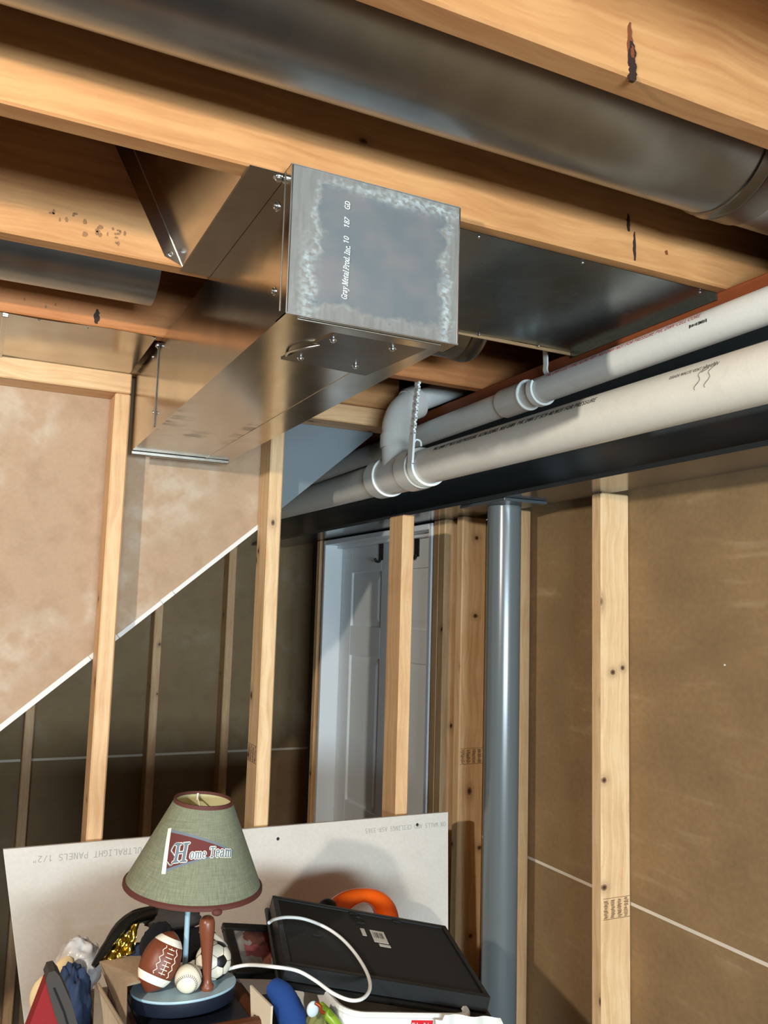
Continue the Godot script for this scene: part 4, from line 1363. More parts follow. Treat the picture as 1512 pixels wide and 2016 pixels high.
func build_leaning_board() -> void:
	# half-inch drywall offcut leaning on the stair wall studs; left side cut at a slant
	var xr := 1.272
	var xl := 0.127
	var topy := -0.549 + EYE
	var lean := 0.055      # how much further out the foot stands
	var b := Basis(Vector3.RIGHT, 0.0)
	var t := thing("drywall_board", "white drywall offcut leaning on the studs behind the lamp, with upside-down print", "drywall board", Vector3(xl, 0.004, -2.1845 + lean))
	t.rotation.x = -atan2(lean, topy)
	var st := begin()
	var w := xr - xl
	extrude(st, PackedVector2Array([Vector2(0.0, topy), Vector2(0.070, topy - 0.375), Vector2(0.26, 0.0), Vector2(w, 0.0), Vector2(w, topy)]), 0.0, 0.0115)
	obj("gypsum_core", st.commit(), M.gypsum, t)
	st = begin()
	extrude(st, PackedVector2Array([Vector2(0.0008, topy - 0.0008), Vector2(0.071, topy - 0.375), Vector2(0.262, 0.001), Vector2(w - 0.001, 0.001), Vector2(w - 0.001, topy - 0.0008)]), 0.0112, 0.0127)
	var pf := obj("paper_face", st.commit(), M.board, t)
	# printing along the top edge, upside down
	var pr := func(s: String, x: float, y: float, h: float, sc: float) -> void:
		var o := obj("lettering", text_mesh(s, h, "Droid Sans Mono", true, 0.0003, 0.0, HORIZONTAL_ALIGNMENT_RIGHT), M.print_grey, pf)
		o.transform = Transform3D(Basis(Vector3.BACK, PI).scaled_local(Vector3(sc, 1, 1)), Vector3(x, y, 0.01285))
	pr.call("SHEETROCK\u00ae ULTRALIGHT PANELS 1/2\"", 0.062, topy - 0.027, 0.0135, 0.98)
	pr.call("ON WALLS AND CEILINGS ASR-3365", w - 0.256, topy - 0.030, 0.0115, 0.86)
	# two nail holes
	for p in [Vector2(0.645, topy - 0.030), Vector2(1.047, topy - 0.026)]:
		var hst := begin()
		lathe(hst, [Vector2(0.0, 0.0), Vector2(0.0042, 0.0), Vector2(0.0042, -0.001)], 14, Transform3D(Basis(Vector3.RIGHT, PI / 2), Vector3(p.x, p.y, 0.0131)))
		obj("nail_hole", hst.commit(), M.print_black, pf)

# ------------------------------------------------------------------ the lamp
func build_lamp() -> void:
	var bx := 0.411
	var bz := -1.62
	var yb := -0.694      # underside of the base
	var t := thing("table_lamp", "sports themed table lamp with a green cone shade and a pennant", "lamp", V(bx, yb, bz))
	# oval base
	var st := begin()
	lathe(st, [Vector2(0.0, 0.0), Vector2(0.089, 0.0), Vector2(0.0915, 0.003), Vector2(0.0915, 0.0235), Vector2(0.0, 0.0235)], 56, Transform3D.IDENTITY, 0.74)
	obj("base", st.commit(), M.navy, t)
	st = begin()
	lathe(st, [Vector2(0.0, 0.0232), Vector2(0.0925, 0.0232), Vector2(0.0935, 0.025), Vector2(0.0925, 0.0275), Vector2(0.0, 0.0275)], 56, Transform3D.IDENTITY, 0.74)
	obj("base_top", st.commit(), M.light_blue, t)
	var y := 0.0275
	# pole
	st = begin()
	tube(st, [Vector3(0.004, y - 0.002, -0.018), Vector3(0.004, 0.255, -0.018)], 0.0048, 16)
	obj("pole", st.commit(), M.light_blue, t)
	# shade: cone tilted a little to the right and to the front
	var sc := Vector3(0.007, 0.198, 0.0)
	var sb := Basis(Vector3.BACK, deg_to_rad(-3.2)) * Basis(Vector3.RIGHT, deg_to_rad(4.0))
	var xf := Transform3D(sb, sc)
	var r0 := 0.1235
	var r1 := 0.0515
	var h := 0.152
	var cone := func(ang: float, v: float, off: float) -> Vector3:
		# ang from +z towards +x, v 0..1 upwards
		var r := lerpf(r0, r1, v) + off
		return Vector3(sin(ang) * r, v * h, cos(ang) * r)
	st = begin()
	lathe(st, [Vector2(r0, 0.0), Vector2(r1, h)], 72)
	lathe(st, [Vector2(r1 - 0.0016, h), Vector2(r0 - 0.0016, 0.0)], 72)
	var sh := obj("lamp_shade", st.commit(), M.shade, t)
	sh.transform = xf
	st = begin()
	lathe(st, [Vector2(r1 - 0.002, h - 0.001), Vector2(r0 - 0.002, 0.001)], 72)
	obj("liner", st.commit(), M.shade_inside, sh)
	st = begin()
	lathe(st, [Vector2(r0 - 0.002, -0.001), Vector2(r0 + 0.0012, -0.001), Vector2(r0 + 0.0008, 0.0045), Vector2(r0 - 0.0025, 0.0075)], 72)
	obj("bottom_trim", st.commit(), M.brown_trim, sh)
	st = begin()
	lathe(st, [Vector2(r1 + 0.0026, h - 0.0055), Vector2(r1 + 0.0014, h + 0.001), Vector2(r1 - 0.002, h + 0.001), Vector2(r1 - 0.002, h - 0.004)], 72)
	obj("top_trim", st.commit(), M.brown_trim, sh)
	# spider fitting
	st = begin()
	for k in 3:
		var an := TAU * k / 3.0 + 0.55
		tube(st, [Vector3(0, h - 0.025, 0), Vector3(cos(an) * (r1 - 0.003), h - 0.010, sin(an) * (r1 - 0.003))], 0.0014, 8)
		tube(st, [Vector3(cos(an) * (r1 - 0.003), h - 0.014, sin(an) * (r1 - 0.003)), Vector3(cos(an) * (r1 - 0.0028), h - 0.002, sin(an) * (r1 - 0.0028))], 0.002, 8)
	obj("spider", st.commit(), M.cream, sh)
	obj("trim_knot", blob(Vector3.ZERO, Vector3(0.009, 0.006, 0.006), 0.0), M.brown_trim, sh, Vector3(0.012, -0.003, r0))
	# pennant on the shade: laid out flat on the unrolled cone, then rolled on
	var al := atan2(r0 - r1, h)
	var roll := func(p: Vector2, off: float) -> Vector3:
		var sl := p.length()
		var ang := atan2(p.x, -p.y) / sin(al)
		var v := (r0 - sl * sin(al)) / (r0 - r1)
		return cone.call(ang, v, off)
	var tl := Vector2(-0.0735, -0.1500)
	var bl := Vector2(-0.0800, -0.2215)
	var tip := Vector2(0.0480, -0.1940)
	var patch := func(a: Vector2, b: Vector2, c: Vector2, d: Vector2, off: float) -> ArrayMesh:
		# four corners: a-b along the top, d-c along the bottom
		var s2 := begin()
		var n := 24
		for i in n:
			for j in 5:
				var q := []
				for e in [[0, 0], [1, 0], [1, 1], [0, 1]]:
					var u: float = float(i + e[0]) / n
					var t2: float = float(j + e[1]) / 5.0
					q.append(roll.call(a.lerp(b, u).lerp(d.lerp(c, u), t2), off))
				var nn: Vector3 = q[0]
				nn.y = 0.0
				nn = (nn.normalized() * cos(al) + Vector3.UP * sin(al)).normalized()
				quad(s2, q, nn, [Vector2.ZERO, Vector2.ZERO, Vector2.ZERO, Vector2.ZERO])
		return s2.commit()
	obj("pennant_border", patch.call(tl, tip + Vector2(0, 0.0008), tip, bl, 0.0006), M.slate, sh)
	var mid := (tl + bl) / 2.0
	var inset := func(p: Vector2) -> Vector2: return p
	obj("pennant", patch.call(tl + Vector2(0.001, -0.0052), tip + Vector2(-0.010, 0.0006), tip + Vector2(-0.010, -0.0004), bl + Vector2(0.001, 0.0050), 0.0010), M.maroon, sh)
	obj("pennant_staff", patch.call(tl + Vector2(-0.0045, 0.0025), tl + Vector2(0.0030, 0.0020), bl + Vector2(0.0038, -0.0025), bl + Vector2(-0.0040, -0.0015), 0.0013), M.cream, sh)
	# lettering: white outline behind, grey-blue letters in front, and a swash under the capital
	var word := func(s: String, at: Vector2, hgt: float, sx: float, off: float, m: Material) -> void:
		var tm := text_mesh(s, hgt, "Droid Serif", true, 0.0004, 0.22, HORIZONTAL_ALIGNMENT_LEFT)
		# the text mesh stands with its line centred on y = 0: bring the baseline to 0
		var f := func(p: Vector3) -> Vector3:
			return roll.call(at + Vector2(p.x * sx, p.y + hgt * 0.40), off + p.z + 0.0002)
		obj("lettering", bend(tm, f), m, sh)
	var words := [["H", Vector2(-0.0665, -0.2055), 0.030, 0.80], ["ome", Vector2(-0.0365, -0.2030), 0.0140, 0.66], ["Team", Vector2(-0.0035, -0.2020), 0.0165, 0.66]]
	for wd in words:
		for o in [Vector2(-0.0012, 0.0), Vector2(0.0012, 0.0), Vector2(0.0, 0.0012), Vector2(0.0, -0.0012)]:
			word.call(wd[0], wd[1] + o, wd[2], wd[3], 0.0014, M.cream)
		word.call(wd[0], wd[1], wd[2], wd[3], 0.0019, M.slate)
	for sw in [[0.0028, M.cream, 0.0010], [0.0016, M.slate, 0.0022]]:
		st = begin()
		var sp2 := []
		for p in spline([Vector3(-0.0440, -0.1795, 0), Vector3(-0.0590, -0.1760, 0), Vector3(-0.0680, -0.1860, 0), Vector3(-0.0640, -0.1930, 0), Vector3(-0.0600, -0.2020, 0), Vector3(-0.0680, -0.2110, 0), Vector3(-0.0745, -0.2050, 0)], 8):
			sp2.append(roll.call(Vector2(p.x, p.y), sw[2]))
		tube(st, sp2, sw[0] * 0.5, 6)
		obj("lettering", st.commit(), sw[1], sh)
	# football leaning on the base, left
	var fb := Node3D.new()
	fb.name = "football"
	t.add_child(fb, true)
	fb.transform = Transform3D(Basis(Vector3.BACK, deg_to_rad(-27.0)) * Basis(Vector3.RIGHT, deg_to_rad(-8.0)), Vector3(-0.046, y + 0.047, 0.005))
	var fr := 0.034
	var fl := 0.0515
	var prof := func(v: float) -> float: return fr * pow(max(0.0, 1.0 - pow(abs(v), 2.3)), 0.72)
	st = begin()
	var pf := []
	for k in 33:
		var v := -1.0 + k / 16.0
		pf.append(Vector2(prof.call(v), v * fl))
	lathe(st, pf, 40)
	obj("leather", st.commit(), M.football, fb)
	for s in [[-0.66, -0.40], [0.60, 0.80]]:
		st = begin()
		pf = []
		for k in 8:
			var v := lerpf(s[0], s[1], k / 7.0)
			pf.append(Vector2(prof.call(v) + 0.0006, v * fl))
		lathe(st, pf, 40)
		obj("band", st.commit(), M.cream, fb)
	st = begin()
	var fpt := func(ang: float, v: float) -> Vector3: return Vector3(sin(ang) * (prof.call(v) + 0.0004), v * fl, cos(ang) * (prof.call(v) + 0.0004))
	for k in 7:
		var v := -0.26 + k * 0.125
		tube(st, [fpt.call(-0.20, v), fpt.call(0.0, v + 0.0), fpt.call(0.18, v)], 0.0007, 6)
	tube(st, [fpt.call(-0.02, -0.3), fpt.call(-0.02, 0.0), fpt.call(-0.02, 0.54)], 0.0006, 6)
	for s in [-1, 1]:
		var pts := []
		for k in 17:
			var v := -0.34 + k * 0.056
			pts.append(fpt.call(-0.02 + s * (0.40 + 0.07 * sin(k * 1.55)), v))
		tube(st, pts, 0.0007, 6)
	obj("lace", st.commit(), M.cream, fb)
	# baseball, front middle
	var bb := Node3D.new()
	bb.name = "baseball"
	t.add_child(bb, true)
	var br := 0.0235
	bb.position = Vector3(-0.002, y + br * 0.97, 0.034)
	obj("leather", blob(Vector3.ZERO, Vector3.ONE * br, 0.0, 1, Transform3D.IDENTITY, 3.0, 36, 24), M.ball_white, bb)
	st = begin()
	for ax3 in [Vector3(-0.42, -0.36, 0.80).normalized(), Vector3(0.75, 0.55, -0.2).normalized()]:
		var e1v: Vector3 = ax3.cross(Vector3.UP).normalized()
		var e2v: Vector3 = ax3.cross(e1v)
		for k in 34:
			var a := TAU * k / 34.0
			var wob := deg_to_rad(50.0 + 5.0 * sin(2.0 * a))
			var q: Vector3 = (ax3 * cos(wob) + (e1v * cos(a) + e2v * sin(a)) * sin(wob)) * (br + 0.0003)
			var dd: Vector3 = (-e1v * sin(a) + e2v * cos(a))
			var side: Vector3 = q.normalized().cross(dd).normalized()
			for sg in [-1, 1]:
				tube(st, [q, q + side * sg * 0.0026 + dd * 0.0020], 0.0004, 5)
	obj("stitching", st.commit(), M.stitch, bb)
	# bat
	st = begin()
	lathe(st, [Vector2(0.0, 0.0), Vector2(0.0105, 0.0), Vector2(0.0118, 0.003), Vector2(0.0118, 0.007), Vector2(0.0085, 0.011), Vector2(0.0075, 0.02), Vector2(0.0090, 0.05), Vector2(0.0118, 0.085), Vector2(0.0138, 0.102), Vector2(0.0138, 0.114), Vector2(0.0120, 0.1205), Vector2(0.007, 0.1245), Vector2(0.0, 0.126)], 32)
	var bt := obj("bat", st.commit(), M.bat, t)
	bt.transform = Transform3D(Basis(Vector3.BACK, deg_to_rad(3.0)), Vector3(0.032, y, 0.036))
	# soccer ball
	var sbn := Node3D.new()
	sbn.name = "soccer_ball"
	t.add_child(sbn, true)
	var sr := 0.0325
	sbn.position = Vector3(0.052, y + sr * 0.98, -0.004)
	obj("leather", blob(Vector3.ZERO, Vector3.ONE * sr, 0.0, 1, Transform3D.IDENTITY, 3.0, 40, 28), M.ball_white, sbn)
	var ph := (1.0 + sqrt(5.0)) / 2.0
	var ico := []
	for s in [-1, 1]:
		for q in [-1, 1]:
			ico.append(Vector3(0, s, q * ph).normalized())
			ico.append(Vector3(s, q * ph, 0).normalized())
			ico.append(Vector3(q * ph, 0, s).normalized())
	var turn := Basis(Vector3.UP, 0.35) * Basis(Vector3.RIGHT, 0.30) * Basis(Vector3.BACK, 0.2)
	var seams := begin()
	for v in ico:
		var nb := []
		for w in ico:
			if w != v and v.distance_to(w) < 1.2: nb.append(w)
		var corners := []
		for w in nb: corners.append((turn * v.lerp(w, 1.0 / 3.0)).normalized())
		var ax: Vector3 = turn * v
		var ref: Vector3 = (corners[0] - ax * corners[0].dot(ax)).normalized()
		corners.sort_custom(func(a, b): return atan2(ax.cross(ref).dot(a), ref.dot(a)) < atan2(ax.cross(ref).dot(b), ref.dot(b)))
		st = begin()
		for k in 5:
			var a: Vector3 = corners[k]
			var b: Vector3 = corners[(k + 1) % 5]
			var n := 4
			for i in n:
				for j in n - i:
					var P := func(ii: int, jj: int) -> Vector3:
						var q: Vector3 = ax + (a - ax) * (float(ii) / n) + (b - ax) * (float(jj) / n)
						return q.normalized() * (sr + 0.0005)
					var tr := [[P.call(i, j), P.call(i + 1, j), P.call(i, j + 1)]]
					if i + j < n - 1: tr.append([P.call(i + 1, j), P.call(i + 1, j + 1), P.call(i, j + 1)])
					for q in tr:
						smooth_tri(st, q, [q[0].normalized(), q[1].normalized(), q[2].normalized()], [Vector2.ZERO, Vector2.ZERO, Vector2.ZERO])
		obj("patch", st.commit(), M.ball_black, sbn)
		for w in nb:
			if ico.find(w) > ico.find(v):
				var p0: Vector3 = (turn * v.lerp(w, 1.0 / 3.0)).normalized() * sr
				var p1: Vector3 = (turn * v.lerp(w, 2.0 / 3.0)).normalized() * sr
				tube(seams, [p0, (p0 + p1).normalized() * (sr + 0.0001), p1], 0.0005, 5)
	obj("seam", seams.commit(), M.stitch, sbn)
	# white cord: out behind the ball, over the frames in a loop
	st = begin()
	var o := t.position
	var pth := []
	for p in [V(0.482, -0.655, -1.625), V(0.515, -0.638, -1.590), V(0.540, -0.616, -1.510), V(0.585, -0.631, -1.516), V(0.608, -0.640, -1.488), V(0.626, -0.649, -1.448), V(0.650, -0.656, -1.427), V(0.678, -0.660, -1.435), V(0.707, -0.661, -1.470), V(0.726, -0.658, -1.524), V(0.735, -0.651, -1.596), V(0.731, -0.642, -1.657), V(0.715, -0.634, -1.705), V(0.681, -0.623, -1.732), V(0.642, -0.614, -1.730), V(0.608, -0.608, -1.711), V(0.589, -0.605, -1.688)]:
		pth.append(p - o)
	tube(st, spline(pth, 10), 0.0032, 10)
	obj("cord", st.commit(), M.cable, t)

# ------------------------------------------------------------------ stored things round the lamp
func build_clutter() -> void:
	# folding table below the frame that carries it all
	var tb := thing("folding_table", "wooden table below the frame carrying boxes, toys and the lamp", "table", Vector3(0.55, 0, -1.62))
	obj("table_top", box_mesh(Vector3(-0.62, 0.72, -0.40), Vector3(0.62, 0.75, 0.40), 0.004), M.table_top, tb)
	for s in [[-0.56, -0.34], [0.56, -0.34], [-0.56, 0.34], [0.56, 0.34]]:
		obj("leg", box_mesh(Vector3(s[0] - 0.025, 0, s[1] - 0.025), Vector3(s[0] + 0.025, 0.72, s[1] + 0.025), 0.003), M.table_top, tb)
	# dark wooden picture frame lying flat under the lamp
	var pf := thing("picture_frame", "dark brown wooden picture frame lying flat under the lamp base", "picture frame", V(0.4165, -0.7155, -1.62))
	var fw := 0.118
	var fd := 0.118
	var cs := [[Vector2(-fw, -fd), Vector2(fw, -fd)], [Vector2(fw, -fd), Vector2(fw, fd)], [Vector2(fw, fd), Vector2(-fw, fd)], [Vector2(-fw, fd), Vector2(-fw, -fd)]]
	for c in cs:
		# mitred moulding
		var st := begin()
		var d: Vector2 = (c[1] - c[0]).normalized()
		var inn := Vector2(-d.y, d.x)
		if inn.dot(-(c[0] + c[1])) < 0.0: inn = -inn
		var sec := [Vector2(0.0, 0.0), Vector2(0.0, 0.012), Vector2(0.004, 0.018), Vector2(0.012, 0.021), Vector2(0.022, 0.018), Vector2(0.026, 0.012), Vector2(0.030, 0.011), Vector2(0.030, 0.0)]
		for k in sec.size():
			var s0: Vector2 = sec[k]
			var s1: Vector2 = sec[(k + 1) % sec.size()]
			var P := func(e: int, s: Vector2) -> Vector3:
				var q: Vector2 = c[e] + inn * s.x + d * (s.x if e == 0 else -s.x)
				return Vector3(q.x, s.y, q.y)
			var q4 := [P.call(0, s0), P.call(1, s0), P.call(1, s1), P.call(0, s1)]
			var n2 := Vector2(s1.y - s0.y, -(s1.x - s0.x))
			var nn := Vector3(inn.x * -n2.x, -n2.y, inn.y * -n2.x)
			var mid: Vector3 = (q4[0] + q4[1] + q4[2] + q4[3]) / 4.0
			var ctr3: Vector3 = Vector3((c[0].x + c[1].x) / 2 + inn.x * 0.015, 0.009, (c[0].y + c[1].y) / 2 + inn.y * 0.015)
			if nn.dot(mid - ctr3) < 0.0: nn = -nn
			if nn.length() > 0.0:
				quad(st, q4, nn.normalized(), [Vector2(0, s0.x * 4), Vector2(0.2, s0.x * 4), Vector2(0.2, s1.x * 4), Vector2(0, s1.x * 4)])
		obj("moulding", st.commit(), M.dark_wood, pf)
	obj("backing", box_mesh(Vector3(-0.092, 0.002, -0.092), Vector3(0.092, 0.013, 0.092), 0.001), M.navy, pf)
	# cardboard box under it, flaps open
	var cb := thing("cardboard_box", "tan cardboard box with open flaps under the lamp", "box", V(0.40, -1.138, -1.64))
	var hx := 0.135
	var hz := 0.165
	var hh := 0.414
	obj("box_wall", box_mesh(Vector3(-hx, 0.002, hz - 0.005), Vector3(hx, hh, hz), 0.001), M.card, cb)
	obj("box_wall", box_mesh(Vector3(-hx, 0.002, -hz), Vector3(hx, hh, -hz + 0.005), 0.001), M.card, cb)
	obj("box_wall", box_mesh(Vector3(-hx, 0.002, -hz), Vector3(-hx + 0.005, hh, hz), 0.001), M.card, cb)
	obj("box_wall", box_mesh(Vector3(hx - 0.005, 0.002, -hz), Vector3(hx, hh, hz), 0.001), M.card, cb)
	obj("box_floor", box_mesh(Vector3(-hx, 0.0, -hz), Vector3(hx, 0.004, hz), 0.001), M.card, cb)
	obj("box_top", box_mesh(Vector3(-hx + 0.006, hh - 0.006, -hz + 0.006), Vector3(hx - 0.006, hh - 0.001, hz - 0.006), 0.001), M.card, cb)
	flap(cb, [V(0.278, -0.644, -1.72), V(0.385, -0.647, -1.74), V(0.349, -0.652, -1.63), V(0.301, -0.630, -1.568), V(0.294, -0.690, -1.515), V(0.283, -0.655, -1.56)], M.card)
	flap(cb, [V(0.253, -0.632, -1.60), V(0.258, -0.634, -1.595), V(0.285, -0.668, -1.50), V(0.290, -0.80, -1.49), V(0.247, -0.80, -1.53)], M.card)
	flap(cb, [V(0.512, -0.659, -1.555), V(0.527, -0.668, -1.482), V(0.518, -0.79, -1.46), V(0.498, -0.79, -1.47), V(0.508, -0.70, -1.53)], M.card_edge)
	var tp := begin()
	tube(tp, [V(0.2565, -0.633, -1.592) - cb.position, V(0.286, -0.668, -1.496) - cb.position], 0.0035, 6)
	obj("packing_tape", tp.commit(), M.packing_tape, cb)
	# big black frame lying face down, back upwards
	var big := thing("picture_frame", "large black picture frame lying face down with stickers on its back", "picture frame", V(0.806, -0.661, -1.661))
	big.basis = Basis(Vector3(0.9529, -0.2041, 0.2243), Vector3(0.1813, 0.9763, 0.1183), Vector3(-0.2431, -0.0720, 0.9673)).orthonormalized()
	var w := 0.40
	var l := 0.314
	var th := 0.030
	for s in [-1, 1]:
		obj("rim", box_mesh(Vector3(-w / 2, -th, s * l / 2 - (0.011 if s > 0 else 0.0)), Vector3(w / 2, 0.0, s * l / 2 + (0.0 if s > 0 else 0.011)), 0.0015), M.black_frame, big)
		obj("rim", box_mesh(Vector3(s * w / 2 - (0.011 if s > 0 else 0.0), -th, -l / 2 + 0.0111), Vector3(s * w / 2 + (0.0 if s > 0 else 0.011), 0.0, l / 2 - 0.0111), 0.0015), M.black_frame, big)
	obj("front_moulding", box_mesh(Vector3(-w / 2 - 0.008, -th - 0.010, -l / 2 - 0.008), Vector3(w / 2 + 0.008, -th, l / 2 + 0.010), 0.003), M.black_frame, big)
	var bp := obj("backing_board", box_mesh(Vector3(-w / 2 + 0.0112, -0.009, -l / 2 + 0.0112), Vector3(w / 2 - 0.0112, -0.004, l / 2 - 0.0112), 0.0), M.black_board, big)
	obj("sticker", box_mesh(Vector3(0.004, -0.0042, -0.070), Vector3(0.035, -0.0036, -0.014), 0.0), M.sticker, bp)
	obj("sticker", box_mesh(Vector3(-0.017, -0.0042, -0.070), Vector3(-0.008, -0.0036, -0.036), 0.0), M.sticker, bp)
	obj("sticker", box_mesh(Vector3(0.012, -0.0042, -0.008), Vector3(0.036, -0.0036, 0.003), 0.0), M.sticker, bp)
	var bars := begin()
	for k in 7:
		cbox(bars, Vector3(0.008 + k * 0.0034, -0.0038, -0.060), Vector3(0.008 + k * 0.0034 + 0.0010 + 0.0008 * (k % 3), -0.0033, -0.034), 0.0)
	obj("bar_code", bars.commit(), M.pencil, bp)
	for p in [[-0.03, -0.142], [-0.02, -0.10], [0.07, -0.142], [-0.13, 0.0]]:
		obj("turn_button", box_mesh(Vector3(p[0], -0.0042, p[1]), Vector3(p[0] + 0.02, -0.0015, p[1] + 0.007), 0.001), M.black_plastic, bp)
	var hgr := begin()
	tube(hgr, spline([Vector3(-0.03, -0.003, -0.106), Vector3(-0.02, -0.001, -0.117), Vector3(-0.008, -0.001, -0.117), Vector3(0.0, -0.003, -0.106)], 6), 0.0014, 6)
	obj("hanging_loop", hgr.commit(), M.black_plastic, bp)
	# small photo frame, tilted, picture upwards
	var sm := thing("photo_frame", "small black photo frame with a reddish picture, left of the large black frame", "picture frame", V(0.585, -0.666, -1.735))
	var b2 := Basis(Vector3(0.9873, -0.1558, 0.0315), Vector3(0.1385, 0.9406, 0.3099), Vector3(-0.0779, -0.3016, 0.9502))
	sm.basis = b2.orthonormalized()
	var w2 := 0.122
	var l2 := 0.150
	for s in [-1, 1]:
		obj("frame_bar", box_mesh(Vector3(-w2 / 2, -0.014, s * l2 / 2 - (0.02 if s > 0 else 0.0)), Vector3(w2 / 2, 0.0, s * l2 / 2 + (0.0 if s > 0 else 0.02)), 0.002), M.black_frame, sm)
		obj("frame_bar", box_mesh(Vector3(s * w2 / 2 - (0.02 if s > 0 else 0.0), -0.014, -l2 / 2 + 0.0201), Vector3(s * w2 / 2 + (0.0 if s > 0 else 0.02), 0.0, l2 / 2 - 0.0201), 0.002), M.black_frame, sm)
	var ph := begin()
	quad(ph, [Vector3(-w2 / 2 + 0.0195, -0.004, -l2 / 2 + 0.0195), Vector3(w2 / 2 - 0.0195, -0.004, -l2 / 2 + 0.0195), Vector3(w2 / 2 - 0.0195, -0.004, l2 / 2 - 0.0195), Vector3(-w2 / 2 + 0.0195, -0.004, l2 / 2 - 0.0195)], Vector3.UP, [Vector2(0, 0), Vector2(1, 0), Vector2(1, 1), Vector2(0, 1)])
	obj("photograph", ph.commit(), M.photo, sm)
	obj("back_panel", box_mesh(Vector3(-w2 / 2 + 0.019, -0.0135, -l2 / 2 + 0.019), Vector3(w2 / 2 - 0.019, -0.0045, l2 / 2 - 0.019), 0.0), M.black_board, sm)
	# orange toy ring handle behind the large frame
	var oh := begin()
	var hp := []
	var hr := []
	for k in 25:
		var a := PI * k / 24.0
		hp.append(Vector3(-cos(a) * 0.090 + 0.012 * sin(a), sin(a) * 0.072, 0.0))
		hr.append(0.0165 + 0.014 * pow(abs(cos(a)), 1.5))
	tube(oh, hp, hr, 24)
	var ot := thing("toy_ring", "glossy orange plastic toy handle behind the large black frame", "toy", V(0.890, -0.732, -1.93))
	ot.rotation = Vector3(-0.15, 0.25, -0.14)
	obj("grip", oh.commit(), M.orange, ot)
	obj("toy_body", blob(Vector3(0, -0.055, 0), Vector3(0.12, 0.075, 0.05), 0.0), M.orange, ot)
	# dark round thing peeping out beside the handle
	tag(obj("toy_ball", blob(Vector3.ZERO, Vector3(0.022, 0.018, 0.02), 0.05, 4), M.black_plastic, null, V(0.802, -0.665, -1.905)), "small black round toy part between orange handle and black frame", "toy")
	# cloths under the frames
	tag(obj("navy_cloth", blob(Vector3.ZERO, Vector3(0.055, 0.05, 0.07), 0.15, 12, Transform3D.IDENTITY, 2.2, 40, 24), M.navy_cloth, null, V(0.560, -0.762, -1.62)), "dark navy cloth bundled under the black frames", "cloth")
	var bl := begin()
	tube(bl, spline([V(0.542, -0.655, -1.535), V(0.558, -0.668, -1.515), V(0.573, -0.705, -1.497), V(0.580, -0.76, -1.470), V(0.585, -0.86, -1.44)], 8), [0.008, 0.012, 0.015, 0.017, 0.018, 0.019, 0.02, 0.021, 0.022, 0.022, 0.023, 0.023, 0.024, 0.024, 0.025, 0.025, 0.026, 0.026, 0.027, 0.027, 0.028, 0.028, 0.029, 0.029, 0.03, 0.03, 0.031, 0.031, 0.032, 0.032, 0.033, 0.033, 0.034], 20)
	tag(obj("blue_sleeve", bl.commit(), M.blue_cloth), "bright blue cloth sleeve hanging beside the box under the white cord", "cloth")
	build_toys()
	build_left_pile()

func flap(parent: Node3D, pts: Array, m: Material) -> void:
	var st := begin()
	var n: Vector3 = (pts[1] - pts[0]).cross(pts[2] - pts[0]).normalized()
	if n.z < 0.0: n = -n
	for s in [0.0, -0.004]:
		for k in range(1, pts.size() - 1):
			tri(st, pts[0] - parent.position + n * s, pts[k] - parent.position + n * s, pts[k + 1] - parent.position + n * s, n if s == 0.0 else -n)
	for k in pts.size():
		var a: Vector3 = pts[k] - parent.position
		var b: Vector3 = pts[(k + 1) % pts.size()] - parent.position
		var e := (b - a).cross(n).normalized()
		var mid: Vector3 = Vector3.ZERO
		for p in pts: mid += (p - parent.position) / pts.size()
		if e.dot((a + b) / 2 - mid) < 0.0: e = -e
		quad(st, [a, b, b - n * 0.004, a - n * 0.004], e, [Vector2.ZERO, Vector2.ZERO, Vector2.ZERO, Vector2.ZERO])
	obj("flap", st.commit(), m, parent)

